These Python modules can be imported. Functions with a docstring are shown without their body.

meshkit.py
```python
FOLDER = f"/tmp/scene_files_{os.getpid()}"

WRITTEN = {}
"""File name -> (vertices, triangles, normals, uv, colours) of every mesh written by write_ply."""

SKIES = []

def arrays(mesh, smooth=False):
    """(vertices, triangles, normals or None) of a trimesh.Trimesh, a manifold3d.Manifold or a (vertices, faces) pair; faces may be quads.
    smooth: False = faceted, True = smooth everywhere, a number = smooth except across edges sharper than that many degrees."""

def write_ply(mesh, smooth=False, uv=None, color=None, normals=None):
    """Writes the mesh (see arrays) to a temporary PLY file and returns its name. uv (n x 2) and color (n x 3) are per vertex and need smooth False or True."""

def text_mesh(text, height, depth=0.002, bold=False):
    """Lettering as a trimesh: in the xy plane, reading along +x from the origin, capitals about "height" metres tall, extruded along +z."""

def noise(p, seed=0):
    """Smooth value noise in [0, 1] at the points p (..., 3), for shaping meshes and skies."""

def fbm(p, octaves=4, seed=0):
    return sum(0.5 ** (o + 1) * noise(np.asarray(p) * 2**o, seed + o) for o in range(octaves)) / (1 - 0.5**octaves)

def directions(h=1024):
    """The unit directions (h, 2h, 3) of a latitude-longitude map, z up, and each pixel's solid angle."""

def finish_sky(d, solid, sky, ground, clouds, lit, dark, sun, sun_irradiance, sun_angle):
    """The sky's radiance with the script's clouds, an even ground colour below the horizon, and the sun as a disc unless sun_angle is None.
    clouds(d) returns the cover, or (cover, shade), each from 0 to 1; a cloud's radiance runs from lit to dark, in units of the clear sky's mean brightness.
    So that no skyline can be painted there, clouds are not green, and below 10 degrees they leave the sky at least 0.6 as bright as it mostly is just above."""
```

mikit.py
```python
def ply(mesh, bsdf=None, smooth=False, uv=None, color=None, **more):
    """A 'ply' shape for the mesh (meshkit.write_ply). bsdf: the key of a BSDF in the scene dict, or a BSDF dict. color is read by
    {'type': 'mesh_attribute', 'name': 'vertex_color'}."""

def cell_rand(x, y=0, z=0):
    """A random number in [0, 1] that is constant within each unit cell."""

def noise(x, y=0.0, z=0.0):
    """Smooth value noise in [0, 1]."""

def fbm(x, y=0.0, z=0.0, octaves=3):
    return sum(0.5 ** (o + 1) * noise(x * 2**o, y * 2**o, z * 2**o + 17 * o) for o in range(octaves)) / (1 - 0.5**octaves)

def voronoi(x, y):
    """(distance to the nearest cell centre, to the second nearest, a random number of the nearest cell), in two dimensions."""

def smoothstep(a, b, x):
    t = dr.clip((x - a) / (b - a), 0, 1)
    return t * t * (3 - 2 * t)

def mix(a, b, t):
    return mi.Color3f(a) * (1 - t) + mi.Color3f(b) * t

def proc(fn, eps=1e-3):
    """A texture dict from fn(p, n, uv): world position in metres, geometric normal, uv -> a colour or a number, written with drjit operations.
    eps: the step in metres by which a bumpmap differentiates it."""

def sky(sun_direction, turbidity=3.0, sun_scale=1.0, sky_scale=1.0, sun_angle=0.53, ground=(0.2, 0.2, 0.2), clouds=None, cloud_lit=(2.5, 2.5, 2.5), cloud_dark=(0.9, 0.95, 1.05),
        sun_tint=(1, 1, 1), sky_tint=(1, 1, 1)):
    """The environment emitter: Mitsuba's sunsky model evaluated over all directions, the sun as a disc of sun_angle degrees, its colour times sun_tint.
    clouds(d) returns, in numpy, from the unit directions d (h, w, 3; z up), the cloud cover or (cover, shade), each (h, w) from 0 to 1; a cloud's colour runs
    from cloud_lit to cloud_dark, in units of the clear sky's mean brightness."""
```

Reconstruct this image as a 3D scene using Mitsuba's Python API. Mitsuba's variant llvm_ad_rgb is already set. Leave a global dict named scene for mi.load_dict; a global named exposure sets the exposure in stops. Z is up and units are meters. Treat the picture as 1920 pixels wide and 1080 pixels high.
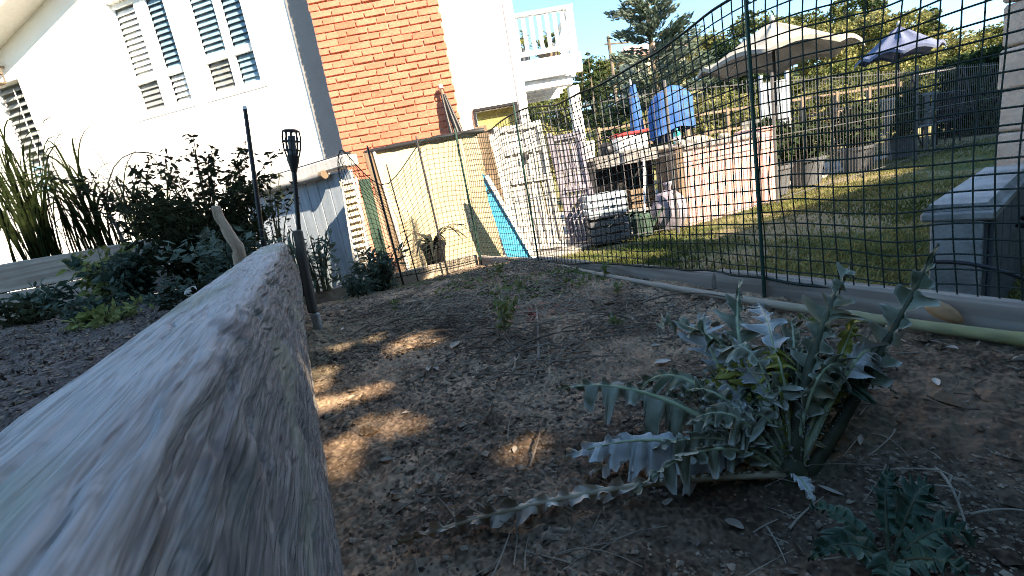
import math
import numpy as np, trimesh, manifold3d as m3, drjit as dr, mitsuba as mi
import mikit, meshkit
from mikit import proc, noise, fbm, voronoi, cell_rand, smoothstep, mix
T = mi.ScalarTransform4f
scene, labels = {}, {}

# ------------------------------------------------------------------ camera, sky, exposure
CAM = np.array([0.0, 0.0, 0.42])
PITCH, ROLL = math.radians(12.5), math.radians(10.0)
_fw = np.array([0, math.cos(PITCH), -math.sin(PITCH)])
_up = math.sin(ROLL) * np.array([1.0, 0, 0]) + math.cos(ROLL) * np.array([0, math.sin(PITCH), math.cos(PITCH)])
scene['camera'] = {'type': 'perspective', 'fov': 95.0, 'fov_axis': 'x', 'near_clip': 0.02, 'far_clip': 900.0,
                   'to_world': T().look_at(origin=CAM.tolist(), target=(CAM + _fw).tolist(), up=_up.tolist())}
SUN = np.array([0.52, -0.67, 0.53]); SUN = SUN / np.linalg.norm(SUN)
scene['sky'] = mikit.sky(SUN.tolist(), turbidity=3.0, ground=(0.12, 0.11, 0.09), sky_tint=(0.88, 0.985, 1.0), sun_tint=(0.97, 1.0, 1.07))
exposure = 3.8

# ------------------------------------------------------------------ frames and helpers
BA = math.radians(23.5)                       # the planting bed runs 23.5 degrees left of the way the lens looks
BD = np.array([-math.sin(BA), math.cos(BA), 0.0]); RD = np.array([math.cos(BA), math.sin(BA), 0.0])
LAWN = -0.3

def bed(r, b, z=0.0):
    return RD * r + BD * b + np.array([0, 0, z])

def bedv(p):                                  # rows (r, b, z) -> world
    p = np.asarray(p, float)
    return p[:, :1] * RD + p[:, 1:2] * BD + p[:, 2:3] * np.array([0, 0, 1.0])

USED = {}
def key_for(name):
    n = USED.get(name, -1) + 1
    USED[name] = n
    return name if n == 0 else '%s_%03d' % (name, n)

def put(name, shape, parent=None):
    k = key_for((parent + '__' if parent else '') + name)
    scene[k] = shape
    return k

def part(name, mesh, m, parent, smooth=False, label=None, kind=None, **kw):
    k = put(name, mikit.ply(mesh, m, smooth, **kw), parent)
    if label or kind:
        labels[k] = {}
        if label: labels[k]['label'] = label
        if kind: labels[k]['kind'] = kind
    return k

def thing(name, label, cat, group=None):
    k = key_for(name)
    labels[k] = {'label': label, 'category': cat}
    if group: labels[k]['group'] = group
    return k

def solo(name, mesh, m, label, cat, smooth=False, group=None, kind=None, **kw):
    k = put(name, mikit.ply(mesh, m, smooth, **kw))
    labels[k] = {'label': label, 'category': cat}
    if group: labels[k]['group'] = group
    if kind: labels[k]['kind'] = kind
    return k

def struct(name, mesh, m, smooth=False, **kw):
    k = put(name, mikit.ply(mesh, m, smooth, **kw))
    labels[k] = {'kind': 'structure'}
    return k

cat = trimesh.util.concatenate
def TM(v, f):
    f = np.asarray(f, int)
    if f.shape[1] == 4: f = np.vstack([f[:, [0, 1, 2]], f[:, [0, 2, 3]]])
    return trimesh.Trimesh(np.asarray(v, float), f, process=False)

def _cbox_topology():
    pts = []
    for sx in (-1, 1):
        for sy in (-1, 1):
            for sz in (-1, 1):
                for ax in range(3):
                    p = np.array([sx, sy, sz], float)
                    q = p * 0.8; q[ax] = p[ax]
                    pts.append(q)
    pts = np.array(pts)
    h = trimesh.Trimesh(pts, trimesh.convex.convex_hull(pts).faces * 0, process=False)
    from scipy.spatial import ConvexHull
    ch = ConvexHull(pts)
    f = ch.simplices.copy()
    n = np.cross(pts[f[:, 1]] - pts[f[:, 0]], pts[f[:, 2]] - pts[f[:, 0]])
    flip = (n * pts[f].mean(1)).sum(1) < 0
    f[flip] = f[flip][:, ::-1]
    return pts, f
_CP, _CF = _cbox_topology()

def cbox(c, s, ch=0.006, rot=0.0, tilt=None):
    """A chamfered box: centre, full sizes, chamfer, turn about z (degrees), optional 3x3 tilt."""
    s = np.asarray(s, float) / 2
    ch = min(ch, 0.45 * s.min())
    sg = np.sign(_CP)
    on = np.isclose(np.abs(_CP), 1)
    v = sg * np.where(on, s, s - ch)
    if tilt is not None: v = v @ np.asarray(tilt).T
    a = math.radians(rot)
    R = np.array([[math.cos(a), -math.sin(a), 0], [math.sin(a), math.cos(a), 0], [0, 0, 1]])
    return TM(v @ R.T + np.asarray(c, float), _CF)

def beam(p, q, w, h, ch=0.004, up=(0, 0, 1)):
    """A bar of section w x h from p to q."""
    p, q = np.asarray(p, float), np.asarray(q, float)
    d = q - p; L = np.linalg.norm(d); d = d / L
    if abs(d @ np.asarray(up, float)) > 0.999: up = (0, 1, 0)
    x = np.cross(d, up); x /= np.linalg.norm(x); y = np.cross(x, d)
    R = np.stack([x, d, y], 1)
    return cbox((p + q) / 2, (w, L, h), ch, tilt=R)

def tube(pts, rad, n=6, cap=True):
    p = np.asarray(pts, float); m = len(p)
    t = np.gradient(p, axis=0); t /= np.linalg.norm(t, axis=1, keepdims=True) + 1e-12
    a0 = np.array([0, 0, 1.0]) if abs(t[0, 2]) < 0.9 else np.array([1.0, 0, 0])
    A = np.zeros_like(p); a = a0
    for i in range(m):
        a = a - t[i] * (a @ t[i]); a = a / (np.linalg.norm(a) + 1e-12); A[i] = a
    Bv = np.cross(t, A)
    ang = np.arange(n) * 2 * np.pi / n
    r = np.broadcast_to(np.asarray(rad, float), (m,))
    v = p[:, None] + r[:, None, None] * (np.cos(ang)[None, :, None] * A[:, None] + np.sin(ang)[None, :, None] * Bv[:, None])
    i, j = np.meshgrid(np.arange(m - 1), np.arange(n), indexing='ij')
    q = np.stack([i * n + j, i * n + (j + 1) % n, (i + 1) * n + (j + 1) % n, (i + 1) * n + j], -1).reshape(-1, 4)
    f = np.vstack([q[:, [0, 1, 2]], q[:, [0, 2, 3]]])
    v = v.reshape(-1, 3)
    if cap:
        v = np.vstack([v, p[:1], p[-1:]])
        k = np.arange(n)
        f = np.vstack([f, np.stack([k * 0 + m * n, (k + 1) % n, k], 1), np.stack([k * 0 + m * n + 1, (m - 1) * n + k, (m - 1) * n + (k + 1) % n], 1)])
    return TM(v, f)

def bez(p0, p1, p2, n=12):
    t = np.linspace(0, 1, n)[:, None]
    p0, p1, p2 = (np.asarray(x, float) for x in (p0, p1, p2))
    return (1 - t) ** 2 * p0 + 2 * t * (1 - t) * p1 + t ** 2 * p2

def lathe(prof, n=24, c=(0, 0, 0)):
    prof = np.asarray(prof, float); m = len(prof)
    ang = np.arange(n) * 2 * np.pi / n
    v = np.stack([prof[:, :1] * np.cos(ang), prof[:, :1] * np.sin(ang), np.repeat(prof[:, 1:2], n, 1)], -1).reshape(-1, 3)
    i, j = np.meshgrid(np.arange(m - 1), np.arange(n), indexing='ij')
    q = np.stack([i * n + j, i * n + (j + 1) % n, (i + 1) * n + (j + 1) % n, (i + 1) * n + j], -1).reshape(-1, 4)
    return TM(v + np.asarray(c, float), q)

def grid(us, vs, fn):
    """A sheet of quads over us x vs; fn(u, v) -> points (…, 3)."""
    u, v = np.meshgrid(us, vs, indexing='ij')
    p = fn(u, v).reshape(-1, 3)
    nu, nv = len(us), len(vs)
    i, j = np.meshgrid(np.arange(nu - 1), np.arange(nv - 1), indexing='ij')
    q = np.stack([i * nv + j, (i + 1) * nv + j, (i + 1) * nv + j + 1, i * nv + j + 1], -1).reshape(-1, 4)
    return TM(p, q)

def slab(poly, thick, o, ax, ay, an):
    """A flat outline (in ax, ay from o) given a thickness along an."""
    from shapely.geometry import Polygon
    m = trimesh.creation.extrude_polygon(Polygon(poly) if not hasattr(poly, 'exterior') else poly, thick, engine='earcut')
    v = np.array(m.vertices)
    m.vertices = np.asarray(o, float) + v[:, :1] * np.asarray(ax, float) + v[:, 1:2] * np.asarray(ay, float) + v[:, 2:3] * np.asarray(an, float)
    return m

def unit(rng, n):
    v = rng.normal(size=(n, 3)); return v / np.linalg.norm(v, axis=1, keepdims=True)

def leafquads(c, size, rng, up=0.0, aspect=0.5, direction=None):
    """Rhombic leaves, slightly folded, at the points c."""
    n = len(c)
    d = unit(rng, n)
    if direction is not None: d = d * 0.6 + direction; d /= np.linalg.norm(d, axis=1, keepdims=True)
    nn = unit(rng, n); nn[:, 2] += up
    s = np.cross(d, nn); s /= np.linalg.norm(s, axis=1, keepdims=True) + 1e-9
    nn = np.cross(s, d)
    L = (np.broadcast_to(size, (n,)) * rng.uniform(0.6, 1.3, n))[:, None]
    w = L * aspect * 0.5
    v = np.stack([c - d * L / 2, c + s * w + nn * w * 0.3, c + d * L / 2, c - s * w + nn * w * 0.3], 1).reshape(-1, 3)
    b = np.arange(n)[:, None] * 4
    f = np.vstack([b + [0, 1, 2], b + [0, 2, 3]])
    return TM(v, f)

# ------------------------------------------------------------------ materials
def pr(color, rough=0.7, two=True, bump=None, bscale=0.0, **kw):
    col = color if isinstance(color, dict) else {'type': 'rgb', 'value': list(color)}
    d = {'type': 'principled', 'base_color': col, 'roughness': rough, 'specular': kw.pop('specular', 0.3), **kw}
    if bump is not None: d = {'type': 'bumpmap', 'arbitrary': bump, 'scale': bscale, 'bsdf': d}
    return {'type': 'twosided', 'bsdf': d} if two else d

def mottled(a, b, f=6.0, fine=60.0, amt=0.35):
    def fn(p, n, uv):
        k = fbm(p.x * f, p.y * f, p.z * f, 3) * (1 - amt) + noise(p.x * fine, p.y * fine, p.z * fine) * amt
        return mix(a, b, smoothstep(0.25, 0.75, k))
    return proc(fn)

def leafy(a, b, f=1.2):
    """Foliage: tone by clump and by leaf."""
    def fn(p, n, uv):
        k = 0.55 * noise(p.x * f, p.y * f, p.z * f) + 0.45 * noise(p.x * f * 9, p.y * f * 9, p.z * f * 9)
        return mix(a, b, smoothstep(0.2, 0.8, k))
    return proc(fn)

def leafmat(a, b, f=1.2, trans=0.35, rough=0.55):
    tex = leafy(a, b, f)
    return {'type': 'principledthin', 'base_color': tex, 'roughness': rough, 'diff_trans': 2 * trans * 0.5, 'eta': 1.35}

def soil_col(p, n, uv):
    k = fbm(p.x * 9, p.y * 9, p.z * 9, 4)
    g = noise(p.x * 220, p.y * 220, p.z * 220)
    m = noise(p.x * 3.1 + 7, p.y * 3.1, p.z)
    c = mix((0.122, 0.083, 0.054), (0.395, 0.282, 0.187), smoothstep(0.25, 0.75, 0.55 * k + 0.45 * g))
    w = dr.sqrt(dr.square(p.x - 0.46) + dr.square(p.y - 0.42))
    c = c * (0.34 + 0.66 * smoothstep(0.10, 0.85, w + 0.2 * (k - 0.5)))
    c = mix(c, mi.Color3f(0.09, 0.105, 0.07), 0.45 * smoothstep(0.62, 0.8, m))
    return mix(c, mi.Color3f(0.34, 0.28, 0.21), smoothstep(0.9, 0.97, g) * 0.7)

def timber_col(p, n, uv):
    r = p.x * RD[0] + p.y * RD[1]; b = p.x * BD[0] + p.y * BD[1]
    st = smoothstep(0.60, 0.74, fbm(r * 30, b * 14, p.z * 30 + 5, 3))
    wv = 1.6 * noise(b * 7, r * 9, p.z * 9) + 0.5 * noise(b * 31, r * 40, p.z * 40)
    q = r * 210 + wv
    zz = p.z * 210 + wv
    g = 0.62 * fbm(q, b * 8, zz, 3) + 0.38 * noise(q * 4.1, b * 30, zz * 4.1)
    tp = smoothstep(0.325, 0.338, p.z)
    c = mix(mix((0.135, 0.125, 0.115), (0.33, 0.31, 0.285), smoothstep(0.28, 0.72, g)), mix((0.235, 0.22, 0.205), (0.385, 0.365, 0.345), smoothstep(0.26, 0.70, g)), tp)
    line = fbm(q * 0.55 + 3, b * 4, zz * 0.55, 2)
    c = c * (1 - (0.6 - 0.35 * tp) * smoothstep(0.045, 0.0, dr.abs(line - 0.5)) * smoothstep(0.35, 0.6, noise(r * 40, b * 14, p.z * 40)))
    c = c * (1 - 0.45 * smoothstep(0.70, 0.80, fbm(r * 150, b * 22, p.z * 150, 3)))
    c = mix(c, mi.Color3f(0.085, 0.085, 0.088), 0.7 * st)
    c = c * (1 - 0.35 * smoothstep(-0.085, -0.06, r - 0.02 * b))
    return mix(c, mi.Color3f(0.20, 0.215, 0.15), 0.5 * smoothstep(0.55, 0.75, fbm(r * 14 + 9, b * 5, p.z * 12, 2)))

def wood(a, b, d=(1, 0, 0), f=60.0):
    d = np.asarray(d, float) / np.linalg.norm(d)
    def fn(p, n, uv):
        al = p.x * d[0] + p.y * d[1] + p.z * d[2]
        qx, qy, qz = p.x - al * d[0], p.y - al * d[1], p.z - al * d[2]
        k = fbm(qx * f + al * 1.5, qy * f, qz * f + noise(al * 3) * 2, 3)
        s = fbm(p.x * 7, p.y * 7, p.z * 7, 2)
        return mix(a, b, smoothstep(0.25, 0.8, 0.7 * k + 0.3 * s))
    return proc(fn)

def lawn_col(p, n, uv):
    k = fbm(p.x * 1.4, p.y * 1.4, 3.0, 4); g = noise(p.x * 90, p.y * 90)
    c = mix((0.07, 0.085, 0.034), (0.19, 0.155, 0.09), smoothstep(0.35, 0.65, k))
    return c * (0.7 + 0.6 * g)

def brick_col(p, n, uv):
    # tone per brick from its place on the stack's face, with fired-clay speckle
    k = cell_rand(dr.floor(p.x / 0.213 + 40), dr.floor(p.z / 0.068 + 40))
    s = fbm(p.x * 60, p.y * 60, p.z * 60, 3)
    c = mix((0.40, 0.15, 0.095), (0.49, 0.20, 0.13), k)
    return c * (0.75 + 0.5 * s)

def stucco(p, n, uv):
    k = fbm(p.x * 3, p.y * 3, p.z * 3, 3); s = noise(p.x * 150, p.y * 150, p.z * 150)
    return mix((0.76, 0.75, 0.72), (0.84, 0.83, 0.81), 0.6 * k + 0.4 * s)

def arti_col(p, uv, a, b, edge):
    k = fbm(p.x * 26, p.y * 26, p.z * 26, 3)
    c = mix(a, b, smoothstep(0.25, 0.75, k))
    vein = smoothstep(0.16, 0.0, dr.abs(uv.x)) * 0.6 + smoothstep(0.72, 1.0, uv.x) * (0.35 + 0.5 * noise(p.x * 60, p.y * 60, p.z * 60))
    c = mix(c, mi.Color3f(edge), dr.clip(vein, 0, 0.9))
    return mix(c, mi.Color3f(0.24, 0.17, 0.09), 0.75 * smoothstep(0.62, 0.75, fbm(p.x * 17 + 3, p.y * 17, p.z * 17, 2)) * smoothstep(0.3, 0.9, uv.x))

def side_col(p, n, uv):
    k = fbm(p.x * 7, p.y * 7, p.z * 7, 4); g = noise(p.x * 160, p.y * 160, p.z * 160)
    return mix((0.030, 0.024, 0.020), (0.155, 0.13, 0.115), smoothstep(0.25, 0.75, 0.55 * k + 0.45 * g))

M = {
 'm_sidesoil': pr(proc(side_col), 0.95, specular=0.1),
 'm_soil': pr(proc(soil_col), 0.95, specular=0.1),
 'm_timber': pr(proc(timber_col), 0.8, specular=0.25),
 'm_board': pr(wood((0.20, 0.165, 0.135), (0.36, 0.31, 0.26), BD, 70), 0.85),
 'm_board_pale': pr(wood((0.33, 0.28, 0.22), (0.50, 0.44, 0.35), BD, 60), 0.8),
 'm_rearboard': pr(wood((0.24, 0.20, 0.175), (0.40, 0.35, 0.31), (1, .15, 0), 60), 0.85),
 'm_bamboo': pr(proc(lambda p, n, uv: mix(mix((0.17, 0.16, 0.06), (0.36, 0.34, 0.14), noise(p.x * 30, p.y * 30, p.z * 90)), mi.Color3f(0.34, 0.30, 0.24), smoothstep(0.45, 1.2, p.x * BD[0] + p.y * BD[1] + 0.5 * fbm(p.x * 12, p.y * 12, p.z * 40)))), 0.65, specular=0.3),
 'm_twig': pr(mottled((0.10, 0.075, 0.055), (0.34, 0.28, 0.21), 5, 40), 0.9),
 'm_chip': pr(mottled((0.045, 0.032, 0.022), (0.29, 0.225, 0.16), 25, 90, 0.6), 0.95),
 'm_dryleaf': pr(mottled((0.22, 0.175, 0.13), (0.56, 0.49, 0.40), 14, 60), 0.8, two=True),
 'm_redleaf': pr(mottled((0.22, 0.07, 0.05), (0.42, 0.22, 0.14), 20, 60), 0.8, two=True),
 'm_litter': pr(mottled((0.06, 0.046, 0.036), (0.27, 0.22, 0.17), 12, 60, 0.6), 0.9, two=True),
 'm_darklitter': pr(mottled((0.035, 0.027, 0.022), (0.21, 0.175, 0.155), 12, 60, 0.6), 0.9),
 'm_stone': pr(mottled((0.30, 0.27, 0.23), (0.50, 0.46, 0.40), 20, 90), 0.9),
 'm_gourd': pr(mottled((0.34, 0.17, 0.08), (0.50, 0.28, 0.14), 20, 90), 0.6),
 'm_lawn': pr(proc(lawn_col), 0.95, specular=0.1),
 'm_grass': leafmat((0.055, 0.08, 0.024), (0.27, 0.255, 0.10), 0.9),
 'm_paving': pr(mottled((0.20, 0.19, 0.18), (0.32, 0.31, 0.29), 2.0, 50), 0.9),
 'm_hill': pr(mottled((0.07, 0.085, 0.03), (0.22, 0.19, 0.09), 0.25, 2.0), 0.95),
 'm_stucco': pr(proc(stucco), 0.9, specular=0.15),
 'm_white': pr(mottled((0.72, 0.72, 0.70), (0.82, 0.82, 0.81), 4, 60), 0.45),
 'm_louver': pr((0.72, 0.74, 0.74), 0.4),
 'm_shadowgrey': pr(mottled((0.25, 0.245, 0.24), (0.29, 0.285, 0.28), 3, 60), 0.9, specular=0.1),  # shadow tone for the strip beside the chimney
 'm_louver_skytint': pr(mottled((0.15, 0.24, 0.31), (0.20, 0.31, 0.39), 4, 40), 0.5),  # sky reflected in the window glass, put into the slat colour
 'm_louvergrey': pr(mottled((0.17, 0.185, 0.19), (0.23, 0.24, 0.245), 4, 40), 0.5),
 'm_room': pr((0.10, 0.11, 0.12), 0.9),
 'm_pane': {'type': 'thindielectric', 'int_ior': 1.5},
 'm_brick': pr(proc(brick_col), 0.9, specular=0.15),
 'm_mortar': pr(mottled((0.42, 0.235, 0.165), (0.52, 0.31, 0.225), 10, 150), 0.95),
 'm_roof': pr(mottled((0.22, 0.20, 0.18), (0.32, 0.29, 0.26), 3, 50), 0.9),
 'm_soffit': pr(mottled((0.62, 0.60, 0.56), (0.70, 0.68, 0.64), 3, 50), 0.8),
 'm_black': pr((0.018, 0.018, 0.02), 0.45, specular=0.4),
 'm_net': pr((0.012, 0.022, 0.017), 0.6),
 'm_netpost': pr((0.012, 0.045, 0.035), 0.45, specular=0.4),
 'm_darkmetal': pr((0.03, 0.03, 0.035), 0.4, metallic=0.3),
 'm_steel': pr((0.15, 0.15, 0.155), 0.45, metallic=0.4),
 'm_greyfence': pr(wood((0.27, 0.32, 0.38), (0.37, 0.43, 0.50), (0, 0, 1), 40), 0.75),
 'm_whitewood': pr(wood((0.46, 0.455, 0.44), (0.64, 0.63, 0.61), (0, 0, 1), 40), 0.7),
 'm_lilac': pr(wood((0.20, 0.185, 0.24), (0.32, 0.30, 0.37), (0, 0, 1), 40), 0.75),
 'm_brownwood': pr(wood((0.14, 0.10, 0.07), (0.26, 0.20, 0.14), (0, 0, 1), 50), 0.8),
 'm_pegwood': pr(wood((0.055, 0.048, 0.042), (0.12, 0.10, 0.085), (0, 0, 1), 70), 0.8),
 'm_greenwood': pr(wood((0.03, 0.06, 0.045), (0.06, 0.10, 0.075), (0, 0, 1), 50), 0.8),
 'm_tan': pr(mottled((0.46, 0.385, 0.25), (0.56, 0.475, 0.325), 5, 120), 0.9),
 'm_bluesheet': pr(mottled((0.05, 0.34, 0.62), (0.10, 0.46, 0.74), 6, 60), 0.35, two=True, specular=0.5),
 'm_bluecloth': pr(mottled((0.03, 0.10, 0.32), (0.05, 0.15, 0.42), 6, 90), 0.7, two=True),
 'm_pink': pr(mottled((0.50, 0.30, 0.27), (0.60, 0.38, 0.35), 4, 100), 0.9),
 'm_coping': pr(mottled((0.17, 0.165, 0.165), (0.34, 0.325, 0.32), 12, 60), 0.85),
 'm_teal': pr((0.03, 0.38, 0.36), 0.4),
 'm_red': pr((0.50, 0.05, 0.05), 0.5),
 'm_plasticwhite': pr((0.76, 0.77, 0.78), 0.35, specular=0.5),
 'm_plasticgrey': pr(mottled((0.19, 0.185, 0.175), (0.34, 0.33, 0.315), 9, 120, 0.25), 0.6),
 'm_plasticdark': pr(mottled((0.085, 0.095, 0.11), (0.12, 0.13, 0.145), 5, 120), 0.5),
 'm_cream': {'type': 'principledthin', 'base_color': mottled((0.25, 0.24, 0.22), (0.34, 0.33, 0.30), 3, 80), 'roughness': 0.8, 'diff_trans': 0.05, 'eta': 1.3},
 'm_slate': {'type': 'principledthin', 'base_color': mottled((0.11, 0.13, 0.21), (0.15, 0.175, 0.27), 3, 80), 'roughness': 0.8, 'diff_trans': 0.08, 'eta': 1.3},
 'm_wicker': pr(mottled((0.44, 0.36, 0.25), (0.58, 0.49, 0.36), 20, 120), 0.8, two=True),
 'm_block': pr(mottled((0.34, 0.30, 0.26), (0.46, 0.42, 0.36), 6, 90), 0.95),
 'm_bark': pr(wood((0.17, 0.12, 0.085), (0.33, 0.25, 0.19), (0, 0, 1), 45), 0.95),
 'm_driftwood': pr(wood((0.22, 0.15, 0.10), (0.46, 0.34, 0.25), (0, 0, 1), 60), 0.85),
 'm_trunk': pr(mottled((0.10, 0.08, 0.06), (0.22, 0.18, 0.14), 3, 30), 0.95),
 'm_arti': pr(proc(lambda p, n, uv: arti_col(p, uv, (0.07, 0.08, 0.042), (0.24, 0.25, 0.185), (0.46, 0.46, 0.39))), 0.75, specular=0.2),
 'm_artipale': pr(proc(lambda p, n, uv: arti_col(p, uv, (0.22, 0.22, 0.20), (0.46, 0.46, 0.435), (0.62, 0.61, 0.57))), 0.7, specular=0.2),
 'm_artigreen': pr(proc(lambda p, n, uv: arti_col(p, uv, (0.02, 0.045, 0.025), (0.065, 0.11, 0.065), (0.12, 0.16, 0.12))), 0.6),
 'm_rib': pr(mottled((0.24, 0.28, 0.15), (0.38, 0.42, 0.26), 15, 80), 0.55),
 'm_drystalk': pr(mottled((0.26, 0.21, 0.13), (0.46, 0.40, 0.28), 15, 80), 0.7),
 'm_darkrib': pr(mottled((0.030, 0.034, 0.018), (0.075, 0.08, 0.042), 15, 80), 0.6),
 'm_yellowleaf': pr(mottled((0.15, 0.17, 0.03), (0.30, 0.28, 0.06), 20, 80), 0.6, two=True),
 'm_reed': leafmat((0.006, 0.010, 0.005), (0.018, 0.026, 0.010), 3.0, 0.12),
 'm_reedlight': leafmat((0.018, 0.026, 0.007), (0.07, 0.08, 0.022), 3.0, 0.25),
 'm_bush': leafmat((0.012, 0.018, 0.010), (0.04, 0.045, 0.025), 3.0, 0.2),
 'm_bluegreen': leafmat((0.03, 0.055, 0.04), (0.13, 0.17, 0.14), 5.0),
 'm_weed': leafmat((0.11, 0.14, 0.04), (0.25, 0.27, 0.11), 8.0),
 'm_tree': leafmat((0.05, 0.07, 0.022), (0.18, 0.19, 0.07), 0.7),
 'm_treelight': leafmat((0.11, 0.125, 0.04), (0.30, 0.28, 0.12), 0.8),
 'm_treedark': leafmat((0.018, 0.035, 0.018), (0.06, 0.085, 0.04), 0.8, 0.2),
 'm_pine': leafmat((0.05, 0.075, 0.055), (0.17, 0.20, 0.16), 0.9, 0.2),
 'm_agave': pr(mottled((0.008, 0.010, 0.008), (0.02, 0.024, 0.016), 10, 60), 0.5, two=True),
 'm_olive': pr(mottled((0.20, 0.20, 0.075), (0.30, 0.29, 0.12), 12, 60), 0.8),
 'm_core': pr((0.012, 0.02, 0.008), 1.0),
}
scene.update(M)
rng = np.random.default_rng(7)

# ------------------------------------------------------------------ ground
def ring(r0, r1, n):
    return np.concatenate([[r0], r0 * (r1 / r0) ** (np.arange(1, n + 1) / n)])
gx = np.concatenate([-ring(1, 400, 26)[::-1], np.linspace(-0.9, 0.9, 5), ring(1, 400, 26)])
struct('lawn', grid(gx * 1.0, gx + 5, lambda u, v: np.stack([u, v, np.full_like(u, LAWN)], -1)), 'm_lawn')

def soil_z(r, b):
    z = -0.10 * smooth01((b - 2.1) / 1.0) + 0.012 * (meshkit.fbm(np.stack([r * 5, b * 5, r * 0], -1), 3, 3) - 0.5) * 2
    z = z + 0.05 * np.exp(-((r + 0.02) / 0.05) ** 2) * smooth01((b - 1.2) / 0.6) * 0.4
    z = z - 0.025 * np.exp(-((r - 0.42) ** 2 + (b - 0.34) ** 2) / 0.02)
    return z
def smooth01(t):
    t = np.clip(t, 0, 1); return t * t * (3 - 2 * t)

def soil_pts(r, b):
    z = soil_z(r, b)
    q = np.stack([r * 60, b * 60, r * 0], -1)
    z = z + 0.016 * (meshkit.fbm(q * 0.5, 3, 11) - 0.5) + 0.0075 * (meshkit.noise(q * 1.7, 5) - 0.5) + 0.003 * (meshkit.noise(q * 4.3, 9) - 0.5)
    return bedv(np.stack([r, b, z], -1).reshape(-1, 3))
rs = np.linspace(-0.08, 1.125, 330)
bs = np.concatenate([np.linspace(-0.35, 0.2, 40)[:-1], 0.2 + (3.05 - 0.2) * (np.linspace(0, 1, 560) ** 1.6)])
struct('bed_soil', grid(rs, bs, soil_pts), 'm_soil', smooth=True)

def left_z(x, y):
    return 0.03 + 0.07 * smooth01((y - 0.6) / 2.0) + 0.05 * (meshkit.fbm(np.stack([x * 2.5, y * 2.5, x * 0], -1), 3, 21) - 0.5) \
        + 0.016 * (meshkit.noise(np.stack([x * 28, y * 28, x * 0], -1), 5) - 0.5)
def left_soil(r, b):
    w = bedv(np.stack([r, b, r * 0], -1).reshape(-1, 3))
    w[:, 2] = left_z(w[:, 0], w[:, 1]); return w
struct('side_bed_soil', grid(np.linspace(-3.6, -0.12, 240), np.linspace(-0.3, 3.9, 260), left_soil), 'm_sidesoil', smooth=True)

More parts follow.
